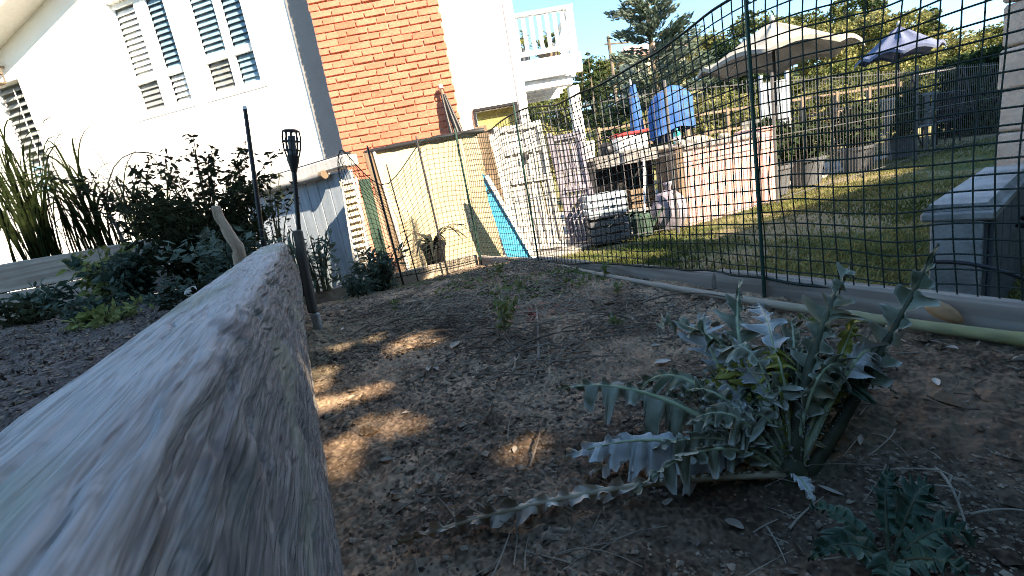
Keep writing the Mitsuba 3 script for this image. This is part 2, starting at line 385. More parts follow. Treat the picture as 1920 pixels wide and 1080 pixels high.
# patio paving: separate slabs
pav = key_for('patio_paving')
PD = np.array([0.84, 0.54, 0.0]); PN = np.array([-0.54, 0.84, 0.0])
base = np.array([0.15, 3.95, LAWN])
for i in range(9):
    for j in range(4):
        c = base + PD * (0.47 + i * 0.95) + PN * (0.45 + j * 0.92)
        part('slab', cbox(c + np.array([0, 0, 0.012]), (0.93, 0.90, 0.04), 0.006, rot=math.degrees(math.atan2(PD[1], PD[0]))), 'm_paving', pav)
labels[pav] = {'kind': 'structure'}

# hill behind
def hill_z(x, y):
    k = np.clip(x / np.maximum(y, 1), -1.5, 3)
    top = 5.5 * smooth01((k + 0.6) / 0.8) * (1 - 0.62 * smooth01((k - 0.72) / 0.5)) + 0.6
    h = smooth01((y - 13) / 34.0)
    return LAWN - 0.05 + top * h + 0.8 * (meshkit.fbm(np.stack([x * 0.12, y * 0.12, x * 0], -1), 3, 2) - 0.5) * h
hx, hy = np.linspace(-60, 120, 90), np.concatenate([np.linspace(12.5, 50, 50), np.linspace(52, 240, 12)])
struct('hill', grid(hx, hy, lambda u, v: np.stack([u, v, hill_z(u, v)], -1)), 'm_hill', smooth=True)

# ------------------------------------------------------------------ raised-bed boards
def timber():
    prof = np.array([(-0.172, 0.0), (-0.180, 0.2), (-0.182, 0.322), (-0.174, 0.338), (-0.14, 0.342), (-0.10, 0.343), (-0.083, 0.341), (-0.074, 0.333), (-0.067, 0.31), (-0.058, 0.24), (-0.051, 0.14), (-0.046, 0.05), (-0.044, -0.03)])
    seg = np.linalg.norm(np.diff(prof, axis=0), axis=1); s = np.concatenate([[0], np.cumsum(seg)])
    t = np.concatenate([np.linspace(0, 0.30, 25)[:-1], np.linspace(0.30, s[-1], 390)]); n = len(t)
    P = np.stack([np.interp(t, s, prof[:, 0]), np.interp(t, s, prof[:, 1])], 1)
    k = 3
    Q = P.copy()
    for i in range(n):
        w_ = min(k, i, n - 1 - i); Q[i] = P[i - w_:i + w_ + 1].mean(0)
    P = Q
    tg = np.stack([np.gradient(P[:, 0], t), np.gradient(P[:, 1], t)], 1); nn = np.stack([-tg[:, 1], tg[:, 0]], 1); nn /= np.linalg.norm(nn, axis=1, keepdims=True)
    bs = np.concatenate([np.linspace(-0.4, 0.03, 30)[:-1], 0.03 + 2.17 * np.linspace(0, 1, 760) ** 1.7])
    tt, bb = np.meshgrid(t, bs, indexing='ij')
    wav = 0.030 * (meshkit.fbm(np.stack([tt * 6, bb * 6, tt * 0], -1), 3, 1) - 0.5)
    fibre = meshkit.fbm(np.stack([(tt + wav * 0.7) * 230, bb * 16, tt * 0], -1), 3, 4) - 0.5
    crack = np.clip(meshkit.fbm(np.stack([(tt + wav * 1.5) * 120, bb * 8, tt * 0 + 3], -1), 2, 8) - 0.60, 0, 1)
    rag = meshkit.fbm(np.stack([tt * 14, bb * 10, tt * 0], -1), 3, 14) - 0.5
    side = smooth01((tt - 0.425) / 0.03)
    chipn = np.clip(meshkit.fbm(np.stack([tt * 22, bb * 16, tt * 0 + 6], -1), 2, 33) - 0.60, 0, 1)
    d = fibre * (0.0016 + 0.0052 * side) - crack * (0.010 + 0.026 * side) + rag * (0.003 + 0.005 * side) - chipn * (0.006 + 0.010 * side)
    sh = 0.042 * bb / 2.1 * smooth01(P[:, 1] / 0.2)[:, None]
    r = P[:, 0][:, None] + nn[:, 0][:, None] * d + sh
    z = P[:, 1][:, None] + nn[:, 1][:, None] * d
    nu, nv = n, len(bs)
    v = bedv(np.stack([r, bb, z], -1).reshape(-1, 3))
    i, j = np.meshgrid(np.arange(nu - 1), np.arange(nv - 1), indexing='ij')
    q = np.stack([i * nv + j, i * nv + j + 1, (i + 1) * nv + j + 1, (i + 1) * nv + j], -1).reshape(-1, 4)
    m = TM(v, q)
    # closed ends
    caps = []
    for jj, rev in ((0, False), (nv - 1, True)):
        e = np.arange(nu) * nv + jj
        c = len(m.vertices)
        vv = np.vstack([m.vertices, m.vertices[e].mean(0)])
        f = np.stack([e[:-1], e[1:], np.full(nu - 1, c)], 1)
        if not rev: f = f[:, ::-1]
        m = TM(vv, np.vstack([m.faces, f]))
    return m
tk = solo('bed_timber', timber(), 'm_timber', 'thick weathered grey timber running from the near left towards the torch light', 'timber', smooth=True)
for i, (r0, b0, h) in enumerate([(-0.105, 2.235, 0.31), (-0.10, 2.29, 0.33), (-0.098, 2.345, 0.30)]):
    pass

def plank(name, p, q, w, h, m, parent, wob=0.004, seed=0, label=None):
    p, q = np.asarray(p, float), np.asarray(q, float)
    b = beam(p, q, w, h, 0.006)
    b = b.subdivide_to_size(0.09) if hasattr(b, 'subdivide_to_size') else b
    v = np.array(b.vertices)
    v += (meshkit.fbm(np.stack([v @ RD * 6, v @ BD * 6, v[:, 2] * 25 + seed], -1), 3, seed)[:, None] - 0.5) * wob * 2
    return part(name, TM(v, b.faces), m, parent, smooth=40, label=label)

rb = thing('bed_edging', 'low brown board edging along the foot of the garden net', 'edging')
plank('plank', bed(1.13, -0.45, -0.045), bed(1.13, 1.02, -0.045), 0.036, 0.21, 'm_board', rb, seed=1)
plank('plank', bed(1.135, 1.028, -0.055), bed(1.135, 2.20, -0.085), 0.036, 0.20, 'm_board', rb, seed=2)
plank('plank', bed(1.132, 2.21, -0.09), bed(1.132, 3.06, -0.13), 0.036, 0.19, 'm_board', rb, seed=3)
plank('plank', bed(1.11, 3.07, -0.12), bed(0.5, 3.07, -0.12), 0.036, 0.20, 'm_board_pale', rb, seed=4)
plank('plank', bed(0.495, 3.075, -0.12), bed(-0.15, 3.075, -0.12), 0.036, 0.20, 'm_board', rb, seed=5)

# bamboo pole lying along the right side
bp = bez(bed(1.068, 0.20, 0.020), bed(0.955, 1.0, 0.018), bed(1.165, 2.32, -0.012), 60)
br = np.linspace(0.0125, 0.0055, 60)
node = np.exp(-((np.arange(60) % 9 - 4.0) / 0.6) ** 2) * 0.0022
solo('bamboo_pole', tube(bp, br + node, 12), 'm_bamboo', 'long pale bamboo pole lying on the soil beside the right hand board edging', 'pole', smooth=True)

# rear retaining boards of the side bed
rr = thing('retaining_wall', 'weathered brown two board retaining wall behind the left side bed, below the tall reeds', 'retaining wall')
a0, a1 = np.array([-4.6, 3.33, 0]), np.array([-2.05, 3.63, 0])
for i, (z, off) in enumerate([(0.375, 0.0), (0.17, 0.012), (-0.03, 0.02)]):
    o = np.array([0.03, -1, 0]) * off
    plank('board', a0 + o + [0, 0, z], a1 + o + [0, 0, z], 0.045, 0.198, 'm_rearboard', rr, 0.006, 30 + i)

# ------------------------------------------------------------------ house
H0 = np.array([-1.45, 5.55, 0.0]); LW = np.array([-.959, .284, 0.0]); LN = np.array([-.284, -.959, 0.0])
hs = thing('white_house', 'white stucco house with a red brick chimney and louvred shutters in its windows', 'house')
def lw(s, z, n=0.0):
    return H0 + LW * s + LN * n + np.array([0, 0, z])
from shapely.geometry import Polygon, box as sbox
UP = np.array([0, 0, 1.0])
wins = [(0.93, 2.42, 1.98, 3.95), (4.55, 5.45, 1.35, 2.95)]
gable = [(-0.2, -0.3), (7.5, -0.3), (7.5, 2.42), (3.2, 3.74), (-0.2, 4.75)]
WCOLS = [(0.99, 1.32), (1.41, 1.74), (2.01, 2.35), (2.52, 2.86)]
frames = [(0.93, 1.80), (1.95, 2.92)]
poly = Polygon(gable)
for a, b in frames: poly = poly.difference(sbox(a, 1.95, b, 3.35))
poly = poly.difference(sbox(4.62, 1.30, 5.32, 2.90))
part('wall', slab(poly, 0.16, lw(0, 0, -0.16), LW, UP, LN), 'm_stucco', hs)
fr = Polygon([(-1.6, -0.3), (0.47, -0.3), (0.47, 4.6), (-1.6, 4.6)]).difference(sbox(-0.06, 1.03, 0.385, 1.25))
part('wall', slab(fr, 0.16, (0, 5.55, 0), (1, 0, 0), UP, (0, 1, 0)), 'm_stucco', hs, label='white end wall right of the brick chimney')
part('corner_board', cbox((0.478, 5.545, 2.1), (0.10, 0.03, 4.8), 0.004), 'm_white', hs)
# low window under the corner
ow = part('window', cbox((0.1625, 5.64, 1.14), (0.44, 0.02, 0.21), 0.002), 'm_olive', hs, label='low window with an olive yellow blind near the house corner')
for (cx, cz, sx, sz) in [(0.1625, 1.258, 0.50, 0.03), (0.1625, 1.02, 0.50, 0.03), (-0.075, 1.139, 0.03, 0.208), (0.40, 1.139, 0.03, 0.208)]:
    part('frame', cbox((cx, 5.541, cz), (sx, 0.05, sz), 0.003), 'm_darkmetal', ow)
# shuttered windows
def rect_frame(s0, s1, z0, z1, w, d, n):
    out = []
    for (a, b, c, e) in [(s0, s1, z1 - w, z1), (s0, s1, z0, z0 + w), (s0, s0 + w, z0 + w, z1 - w), (s1 - w, s1, z0 + w, z1 - w)]:
        out.append(slab([(a, c), (b, c), (b, e), (a, e)], d, lw(0, 0, n), LW, UP, LN))
    return cat(out)
def louver(s0, s1, z, depth, thick, ang, n):
    c = lw((s0 + s1) / 2, z, n)
    ca, sa = math.cos(ang), math.sin(ang)
    ax, ay = LW, LN * ca - UP * sa
    az = np.cross(ax, ay)
    R = np.stack([ax, ay, az], 1)
    return cbox(c, (s1 - s0, depth, thick), 0.003, tilt=R)
for wi, (a, b) in enumerate(frames):
    w = part('window', rect_frame(a, b, 1.95, 3.35, 0.06, 0.11, -0.10), 'm_white', hs)
    part('room', slab([(a - .03, 1.92), (b + .03, 1.92), (b + .03, 3.38), (a - .03, 3.38)], 0.02, lw(0, 0, -0.40), LW, UP, LN), 'm_room', w)
    cols = WCOLS[2 * wi:2 * wi + 2]
    for ci, (c0, c1) in enumerate(cols):
        stiles = []
        lo = [(a + 0.061) if ci == 0 else (cols[0][1] + cols[1][0]) / 2 + 0.004, (b - 0.061) if ci == 1 else (cols[0][1] + cols[1][0]) / 2 - 0.004]
        for (x0, x1, z0, z1) in [(lo[0], c0, 2.012, 3.288), (c1, lo[1], 2.012, 3.288), (c0, c1, 2.012, 2.055), (c0, c1, 2.375, 2.452), (c0, c1, 3.24, 3.288)]:
            stiles.append(slab([(x0, z0), (x1, z0), (x1, z1), (x0, z1)], 0.032, lw(0, 0, -0.095), LW, UP, LN))
        part('shutter_frame', cat(stiles), 'm_white', w)
        k0 = None
        for zz in list(np.arange(2.485, 3.23, 0.0645)) + list(np.arange(2.086, 2.37, 0.0645)):
            col = 2 * wi + ci
            mat_, ang = ('m_louver_skytint', 1.02) if zz > 2.4 else [('m_louver_skytint', 1.12), ('m_louvergrey', 1.12), ('m_louver', 1.0), ('m_louvergrey', 1.15)][col]
            if col == 3 and zz > 2.4: mat_, ang = 'm_louver', 1.05
            part('louver', louver(c0 + 0.002, c1 - 0.002, zz, 0.080, 0.008, ang, -0.115), mat_, w)
w = part('window', rect_frame(4.62, 5.32, 1.30, 2.90, 0.06, 0.11, -0.10), 'm_white', hs)
part('room', slab([(4.5, 1.2), (5.4, 1.2), (5.4, 2.95), (4.5, 2.95)], 0.02, lw(0, 0, -0.40), LW, UP, LN), 'm_room', w)
for zz in np.arange(1.42, 2.80, 0.098):
    part('louver', louver(4.685, 5.255, zz, 0.115, 0.009, 0.85, -0.115), 'm_louvergrey', w)
part('tilt_rod', tube([lw(4.95, 1.4, -0.072), lw(4.95, 2.78, -0.072)], 0.006, 6), 'm_white', w)
# gable roof edge with soffit and fascia
def rake(p, q, n0, n1, t0, t1):
    d = np.array([q[0] - p[0], q[1] - p[1]]); d /= np.linalg.norm(d); nrm = np.array([-d[1], d[0]])
    if nrm[1] < 0: nrm = -nrm
    pl = [np.array(p) + nrm * t0, np.array(q) + nrm * t0, np.array(q) + nrm * t1, np.array(p) + nrm * t1]
    return slab([tuple(x) for x in pl], n1 - n0, lw(0, 0, n0), LW, UP, LN)
rp, rq = (7.9, 2.30), (2.6, 3.88)
roof = part('roof', rake(rp, rq, -3.0, 0.36, 0.03, 0.16), 'm_roof', hs)
part('soffit', rake(rp, rq, 0.002, 0.34, 0.005, 0.028), 'm_soffit', roof)
part('fascia', rake(rp, rq, 0.342, 0.375, -0.02, 0.17), 'm_white', roof)
# wall lantern by the far window
ln_ = thing('wall_lantern', 'small brown wall lantern near the left edge under the roof rake', 'lantern')
part('bracket', beam(lw(4.86, 3.02, 0.0), lw(4.86, 3.02, 0.12), 0.03, 0.03), 'm_brownwood', ln_)
part('cage', cat([cbox(lw(4.86, z, 0.13), (0.12, 0.12, 0.02), 0.004, rot=-16) for z in (3.05, 2.92, 2.80)] + [tube([lw(4.86 + a, 3.05, 0.13 + b), lw(4.86 + a, 2.80, 0.13 + b)], 0.006, 5) for a in (-.05, .05) for b in (-.05, .05)]), 'm_brownwood', ln_)

# brick chimney: mortar core + each brick
ch = part('chimney', cbox((-0.865, 5.385, 2.0), (1.255, 0.35, 4.6), 0.002), 'm_mortar', hs, label='wide red brick chimney stack on the house front')
BL, BH, BDp, J = 0.200, 0.0565, 0.09, 0.0115
z0 = 0.55; nb = 0
variants = []
for s in range(4):
    m = cbox((0, 0, 0), (BL, BDp, BH), 0.004)
    v = np.array(m.vertices); v += np.random.default_rng(s).normal(0, 0.0022, v.shape)
    variants.append(mikit.ply(TM(v, m.faces), 'm_brick'))
halfs = {}
for row in range(40):
    z = z0 + row * (BH + J)
    if z > 3.05: break
    off = 0.0 if row % 2 == 0 else -(BL + J) / 2
    x = -1.5 + off
    while x < -0.235:
        xa, xb = max(x, -1.5), min(x + BL, -0.23)
        if xb - xa > 0.02:
            fullb = xb - xa > BL - 0.004
            jit = rng.normal(0, 0.0016, 3)
            c = ((xa + xb) / 2 + jit[0], 5.208 + BDp / 2 - 0.016 + jit[1] * 1.3, z + BH / 2 + jit[2] * 0.6)
            tw = T().translate(c).rotate([0, 0, 1], float(rng.normal(0, 0.35)))
            if not fullb: tw = tw.scale([(xb - xa) / BL, 1, 1])
            put('brick', {**variants[rng.integers(4)], 'to_world': tw}, ch); nb += 1
        x += BL + J
part('side_panel', slab([(0.06, 0.2), (0.415, 0.2), (0.415, 4.3), (0.06, 4.3)], 0.03, lw(0, 0, 0.001), LW, UP, LN), 'm_shadowgrey', hs, label='dark grey panel whose colour deepens the chimney shadow on the white wall')  # chimney shadow put in as grey colour; bare stucco stayed too light

# furled black parasol leaning at the chimney foot
fp = thing('folded_parasol', 'folded dark parasol leaning against the right foot of the brick chimney', 'parasol')
pA, pB = np.array([-0.23, 5.02, 0.62]), np.array([-0.36, 5.13, 1.46])
dv = (pB - pA)
for i in range(5):
    a = i * 1.257
    o = np.array([0.055 * math.cos(a), 0.03 * math.sin(a), 0])
    part('canopy_fold', tube([pA + o * 1.3, pA + dv * 0.5 + o, pA + dv * 0.93 + o * 0.35], [0.026, 0.022, 0.010], 8), 'm_black', fp, smooth=True)
part('pole', tube([pA - dv * 1.1, pB], 0.016, 8), 'm_brownwood', fp)
part('cap', lathe([(0.0, 0.05), (0.02, 0.04), (0.03, 0.0), (0, -0.01)], 10, pB), 'm_pink', fp, smooth=True)

# ------------------------------------------------------------------ raised deck with balusters
dk = thing('balcony', 'white raised deck with baluster railing on the right side of the house', 'balcony')
DX0, DX1, DY0, DY1 = 0.50, 1.36, 6.5, 8.6
part('floor', cbox(((DX0 + DX1) / 2, (DY0 + DY1) / 2, 1.86), (DX1 - DX0, DY1 - DY0, 0.05), 0.004), 'm_white', dk)
part('fascia', cbox(((DX0 + DX1) / 2, DY0 - 0.013, 1.765), (DX1 - DX0 + 0.06, 0.024, 0.24), 0.004), 'm_white', dk)
part('beam', cbox(((DX0 + DX1) / 2 - 0.06, DY0 + 0.10, 1.585), (DX1 - DX0 - 0.1, 0.12, 0.11), 0.004), 'm_white', dk)
for y in np.arange(DY0 + 0.35, DY1, 0.4):
    part('joist', cbox(((DX0 + DX1) / 2, y, 1.75), (DX1 - DX0, 0.045, 0.168), 0.003), 'm_soffit', dk)
part('top_rail', cbox(((DX0 + DX1) / 2, DY0 + 0.03, 2.43), (DX1 - DX0 + 0.02, 0.09, 0.045), 0.006), 'm_white', dk)
part('bottom_rail', cbox(((DX0 + DX1) / 2, DY0 + 0.03, 1.975), (DX1 - DX0, 0.05, 0.05), 0.004), 'm_white', dk)
part('top_rail', cbox((DX1 - 0.03, (DY0 + DY1) / 2 + 0.06, 2.43), (0.09, DY1 - DY0 - 0.1, 0.045), 0.006), 'm_white', dk)
part('bottom_rail', cbox((DX1 - 0.03, (DY0 + DY1) / 2 + 0.06, 1.975), (0.05, DY1 - DY0 - 0.1, 0.05), 0.004), 'm_white', dk)
for x in (DX0 + 0.03, DX1 - 0.04):
    part('newel_post', cbox((x, DY0 + 0.03, 2.15), (0.085, 0.085, 0.56), 0.005), 'm_white', dk)
for x in np.linspace(DX0 + 0.125, DX1 - 0.135, 7):
    part('baluster', cbox((x, DY0 + 0.03, 2.204), (0.045, 0.04, 0.406), 0.004), 'm_white', dk)
for y in np.linspace(DY0 + 0.2, DY1 - 0.1, 15):
    part('baluster', cbox((DX1 - 0.03, y, 2.204), (0.04, 0.045, 0.406), 0.004), 'm_white', dk)
part('support_post', cbox((1.28, 6.72, 0.615), (0.14, 0.14, 1.82), 0.008), 'm_white', dk)
part('support_post', cbox((0.47, 5.75, 0.5), (0.13, 0.13, 1.6), 0.008), 'm_white', dk)
part('support_post', cbox((0.60, 8.5, 0.77), (0.14, 0.14, 2.13), 0.008), 'm_white', dk)
# things standing on the deck, seen between the balusters
for i, (x, m_, lb) in enumerate([(0.66, 'm_plasticdark', 'dark round planter on the deck, left one behind the balusters'), (1.10, 'm_brownwood', 'brown round planter on the deck, right one behind the balusters')]):
    k = thing('deck_planter', lb, 'planter', 'planters on the deck')
    part('pot', lathe([(0.0, 1.887), (0.11, 1.887), (0.15, 2.10), (0.15, 2.13), (0.13, 2.13), (0.12, 2.08), (0, 2.08)], 18, (x, 7.0 + 0.3 * i, 0)), m_, k, smooth=40)
    rg = np.random.default_rng(80 + i)
    part('foliage', leafquads(np.array([x, 7.0 + 0.3 * i, 2.22]) + rg.normal(0, 0.075, (160, 3)), 0.08, rg), 'm_tree', k)

# ------------------------------------------------------------------ low grey board fence on the left
fx0 = np.array([-1.07, 3.82, 0]); fd = np.array([-0.787, 0.617, 0]); fn_ = np.array([-0.617, -0.787, 0])
lf = thing('board_fence', 'low blue grey board fence under a white cap rail, left of the tan wall', 'fence')
ang = math.degrees(math.atan2(fd[1], fd[0]))
for i in range(11):
    c = fx0 + fd * (0.09 + i * 0.166)
    part('board', cbox(c + [0, 0, 0.24], (0.158, 0.02, 0.98 + 0.01 * (i % 3)), 0.004, rot=ang), 'm_greyfence', lf)
part('cap_rail', beam(fx0 + fd * -0.02 + [0, 0, 0.80], fx0 + fd * 1.9 + [0, 0, 0.80], 0.13, 0.085, 0.008), 'm_whitewood', lf, label='sunlit white cap rail of the low fence')
part('edge_strip', tube([fx0 + fd * -0.02 + [0, 0, 0.852], fx0 + fd * 1.9 + [0, 0, 0.852]], 0.012, 8), 'm_black', lf)
pf = thing('drain_pipe', 'white pipe with a dark rim lying along the fence just under its cap rail', 'pipe')
part('pipe', tube([fx0 + fd * 0.28 + fn_ * 0.08 + [0, 0, 0.735], fx0 + fd * 1.5 + fn_ * 0.08 + [0, 0, 0.735]], 0.027, 12), 'm_plasticgrey', pf, smooth=40)
part('collar', tube([fx0 + fd * 0.25 + fn_ * 0.08 + [0, 0, 0.735], fx0 + fd * 0.30 + fn_ * 0.08 + [0, 0, 0.735]], 0.033, 12), 'm_brownwood', pf, smooth=40)
for i in range(3):
    q = fx0 + fd * (0.5 + 0.45 * i) + [0, 0, 0.735]
    part('bracket', beam(q + fn_ * 0.0105, q + fn_ * 0.082, 0.02, 0.02), 'm_darkmetal', pf)
# lattice strip and dark green post
ls = thing('lattice_panel', 'narrow leaning strip of pale lattice at the right end of the grey fence', 'lattice')
la, lb_ = np.array([-1.075, 3.70, 0.66]), np.array([-1.13, 3.66, -0.12])
dd = (la - lb_); sx = np.array([0.98, 0.15, 0]) * 0.055
for s in (-1, 1):
    part('stile', beam(la + sx * s, lb_ + sx * s, 0.016, 0.016, 0.002, up=(0, 1, 0)), 'm_whitewood', ls)
for i in range(16):
    q = lb_ + dd * (i + 0.5) / 16
    part('slat', beam(q - sx * 0.86 + [0, -0.013, -0.004], q + sx * 0.86 + [0, -0.013, 0.004], 0.008, 0.026, 0.002), 'm_whitewood', ls)
bk = part('backing', cbox((la + lb_) / 2 + np.array([0, 0.02, 0]), (0.092, 0.006, 0.76), 0.002, rot=8), 'm_tan', ls)
solo('green_post', cbox((-0.99, 3.80, 0.17), (0.075, 0.075, 0.94), 0.006), 'm_greenwood', 'dark green square post between the lattice strip and the tan wall', 'post')

# ------------------------------------------------------------------ tan wall, rail, pot, blue sheet
tw_ = thing('tan_wall', 'low tan rendered wall behind the sagging net, below the chimney', 'wall')
part('panel', slab([(-0.86, -0.30), (-0.02, -0.30), (-0.06, 0.83), (-0.91, 0.83)], 0.06, (0, 3.86, 0), (1, 0, 0), UP, (0, 1, 0)), 'm_tan', tw_)
part('corner_post', beam((-0.85, 3.83, -0.30), (-0.925, 3.83, 0.83), 0.05, 0.05, 0.004, up=(0, 1, 0)), 'm_brownwood', tw_)
part('corner_trim', beam((-0.80, 3.84, -0.30), (-0.875, 3.84, 0.83), 0.022, 0.03, 0.004, up=(0, 1, 0)), 'm_whitewood', tw_)
part('top_edge', tube(bez((-0.95, 3.85, 0.838), (-0.5, 3.85, 0.85), (-0.0, 3.85, 0.85), 12), [0.016, .02, .018, .024, .02, .022, .018, .026, .022, .02, .024, .018], 8), 'm_black', tw_, smooth=True, label='black cloth edge along the top of the tan wall')
solo('brown_post', beam((0.06, 4.02, -0.3), (-0.03, 4.02, 0.90), 0.105, 0.09, 0.006, up=(0, 1, 0)), 'm_brownwood', 'thick brown timber post at the right end of the tan wall', 'post')
# blue sheet: a long blue board leaning with a white edge
bp0 = [(-0.07, 0.52), (-0.035, 0.47), (0.215, -0.24), (0.02, -0.24), (-0.06, 0.30)]
bs_ = thing('blue_board', 'bright blue sheet with a white sloping edge leaning against the tan wall', 'board')
part('face', slab(bp0, 0.02, (0, 3.60, 0), (1, 0, 0), UP, (0, 0.98, 0.1)), 'm_bluesheet', bs_)
part('edge', beam((-0.045, 3.60, 0.50), (0.235, 3.60, -0.25), 0.035, 0.05, 0.006, up=(0, 1, 0)), 'm_plasticwhite', bs_)
part('eyelet', lathe([(0.008, 0), (0.016, 0.0), (0.016, 0.006), (0.008, 0.006)], 12, (0, 0, 0)).apply_transform(np.array([[1, 0, 0, -0.045], [0, 0, -1, 3.598], [0, 1, 0, 0.385], [0, 0, 0, 1]])), 'm_darkmetal', bs_)
# black pot with an agave
pt = thing('flower_pot', 'black flower pot in front of the tan wall', 'flower pot')
pc = np.array([-0.49, 3.27, -0.11])
part('pot', lathe([(0.0, 0.0), (0.055, 0.0), (0.078, 0.17), (0.084, 0.19), (0.092, 0.19), (0.092, 0.225), (0.08, 0.225), (0.07, 0.18), (0, 0.18)], 20, pc), 'm_black', pt, smooth=40)
part('stripe', lathe([(0.0632, 0.055), (0.0665, 0.078)], 20, pc), 'm_plasticgrey', pt)
ag = thing('spiky_plant', 'dark plant with arching pointed leaves growing in the black pot', 'plant')
rg = np.random.default_rng(5)
for i in range(15):
    a = i * 2.4; L = rg.uniform(0.16, 0.30)
    d = np.array([math.cos(a), math.sin(a), 0])
    p0 = pc + [0, 0, 0.185]; pts = bez(p0 + d * 0.01, p0 + d * L * 0.5 + [0, 0, L * rg.uniform(0.5, 1.0)], p0 + d * L * 1.05 + [0, 0, L * rg.uniform(-0.25, 0.6)], 9)
    t = np.linspace(0, 1, 9)
    sd = np.cross(d, UP)
    w_ = 0.014 * np.sin(np.pi * (0.15 + 0.85 * t)) + 0.0006
    v = np.vstack([pts - sd * w_[:, None] + [0, 0, .004], pts, pts + sd * w_[:, None] + [0, 0, .004]])
    k9 = np.arange(8)
    f = np.vstack([np.stack([k9, k9 + 1, k9 + 10, k9 + 9], 1), np.stack([k9 + 9, k9 + 10, k9 + 19, k9 + 18], 1)])
    part('leaf', TM(v, f), 'm_agave', ag, smooth=True)

# ------------------------------------------------------------------ garden net on stakes
nf = thing('net_fence', 'dark green garden netting on thin stakes along the right and far sides of the bed', 'net fence')
corner = bed(1.112, 3.0)
MS = 0.030
def net_panel(length, at, hgt, sagfn, seed, rad=0.0018, t0=0.0):
    nv = int(length / MS) + 1; nh = int(hgt / MS) + 1
    s = np.arange(nv) * MS; h = np.arange(nh) * (hgt / (nh - 1))
    S, Hh = np.meshgrid(s, h, indexing='ij')
    P = at(S, Hh)
    nz = meshkit.fbm(np.stack([S * 5, Hh * 5, S * 0 + seed], -1), 2, seed)[..., None]
    nz2 = meshkit.fbm(np.stack([S * 4, Hh * 4, S * 0 + seed + 9], -1), 2, seed + 3)[..., None]
    P = sagfn(P, S, Hh) + (nz - 0.5) * np.array([0, 0, 0.022]) + (nz2 - 0.5) * np.array([0.05, 0.02, 0])
    out = []
    for i in range(nv):
        out.append(tube(P[i], rad, 4, False))
    for j in range(nh):
        out.append(tube(P[:, j], rad if j not in (0, nh - 1) else rad * 2.2, 4, False))
    return cat(out), P
posts_b = [-0.28, 0.3, 0.845, 2.13, 3.0]
def at_right(S, Hh):
    b = -0.45 + S
    z0_ = 0.052 - 0.09 * smooth01((b - 1.0) / 2.0)
    zt = 0.765 + 0.02 * np.sin(b * 2.2) + 0.03 * smooth01((b - 1.5) / 1.0) - 0.02
    fr_ = Hh / 0.74
    # leans out a little and belly between stakes
    r = 1.118 + 0.012 * np.sin(b * 7) * np.sin(np.pi * fr_) + 0.02 * fr_ * np.sin(b * 2.6 + 1)
    z = z0_ + (zt - z0_) * fr_
    return RD * r[..., None] + BD * b[..., None] + UP * z[..., None]
def sag_right(P, S, Hh):
    b = -0.45 + S
    edges = np.array(posts_b)
    dist = np.min(np.abs(b[..., None] - edges), -1)
    P = P.copy(); P[..., 2] -= 0.05 * smooth01(dist / 0.6) * (Hh / 0.74) ** 2
    sl = 0.35 * (np.sin(b * 3.0) * 0.05) * np.sin(np.pi * Hh / 0.74 * 0.9)
    return P + BD * sl[..., None]
mesh_r, _ = net_panel(3.45, at_right, 0.74, sag_right, 3)
part('netting', mesh_r, 'm_net', nf, kind='stuff', label='square plastic netting along the right side')
def at_far(S, Hh):
    r = 1.112 - S; fr_ = Hh / 0.80
    drop = 0.26 * smooth01((0.85 - r) / 0.22) * smooth01((r - 0.46) / 0.2)      # the top edge hangs down between two stakes
    z0_ = -0.05; zt = 0.78 - drop - 0.22 * smooth01((0.5 - r) / 0.3)
    b = 3.02 + 0.05 * np.sin(r * 9) * np.sin(np.pi * fr_)
    return RD * r[..., None] + BD * b[..., None] + UP * (z0_ + (zt - z0_) * fr_)[..., None]
mesh_f, _ = net_panel(0.80, at_far, 0.80, lambda P, S, Hh: P + RD * (0.10 * (Hh / 0.8) * np.sin(S * 8))[..., None], 6, 0.0015)
part('netting', mesh_f, 'm_net', nf, kind='stuff', label='netting sagging between stakes at the far end')
def stake(name, p, q, r, m, parent):
    p, q = np.asarray(p, float), np.asarray(q, float)
    part(name, tube([p, p + (q - p) * 0.97, q], [r, r, r * 0.55], 8), m, parent, smooth=40)
for b, dz in ((-0.28, 0), (0.845, 0.0), (2.13, 0.0)):
    stake('stake', bed(1.100, b, -0.05), bed(1.107, b + 0.012, 0.80), 0.005, 'm_netpost', nf)
stake('stake', corner + [0, 0, -0.15], corner + [-0.01, 0, 0.82], 0.007, 'm_netpost', nf)
stake('stake', bed(0.86, 2.985, -0.15), bed(0.835, 2.985, 0.80), 0.007, 'm_black', nf)
stake('stake', bed(0.56, 2.99, -0.15), bed(0.53, 2.99, 0.78), 0.007, 'm_black', nf)
stake('stake', bed(0.66, 3.0, -0.15), bed(0.62, 3.0, 0.66), 0.004, 'm_black', nf)

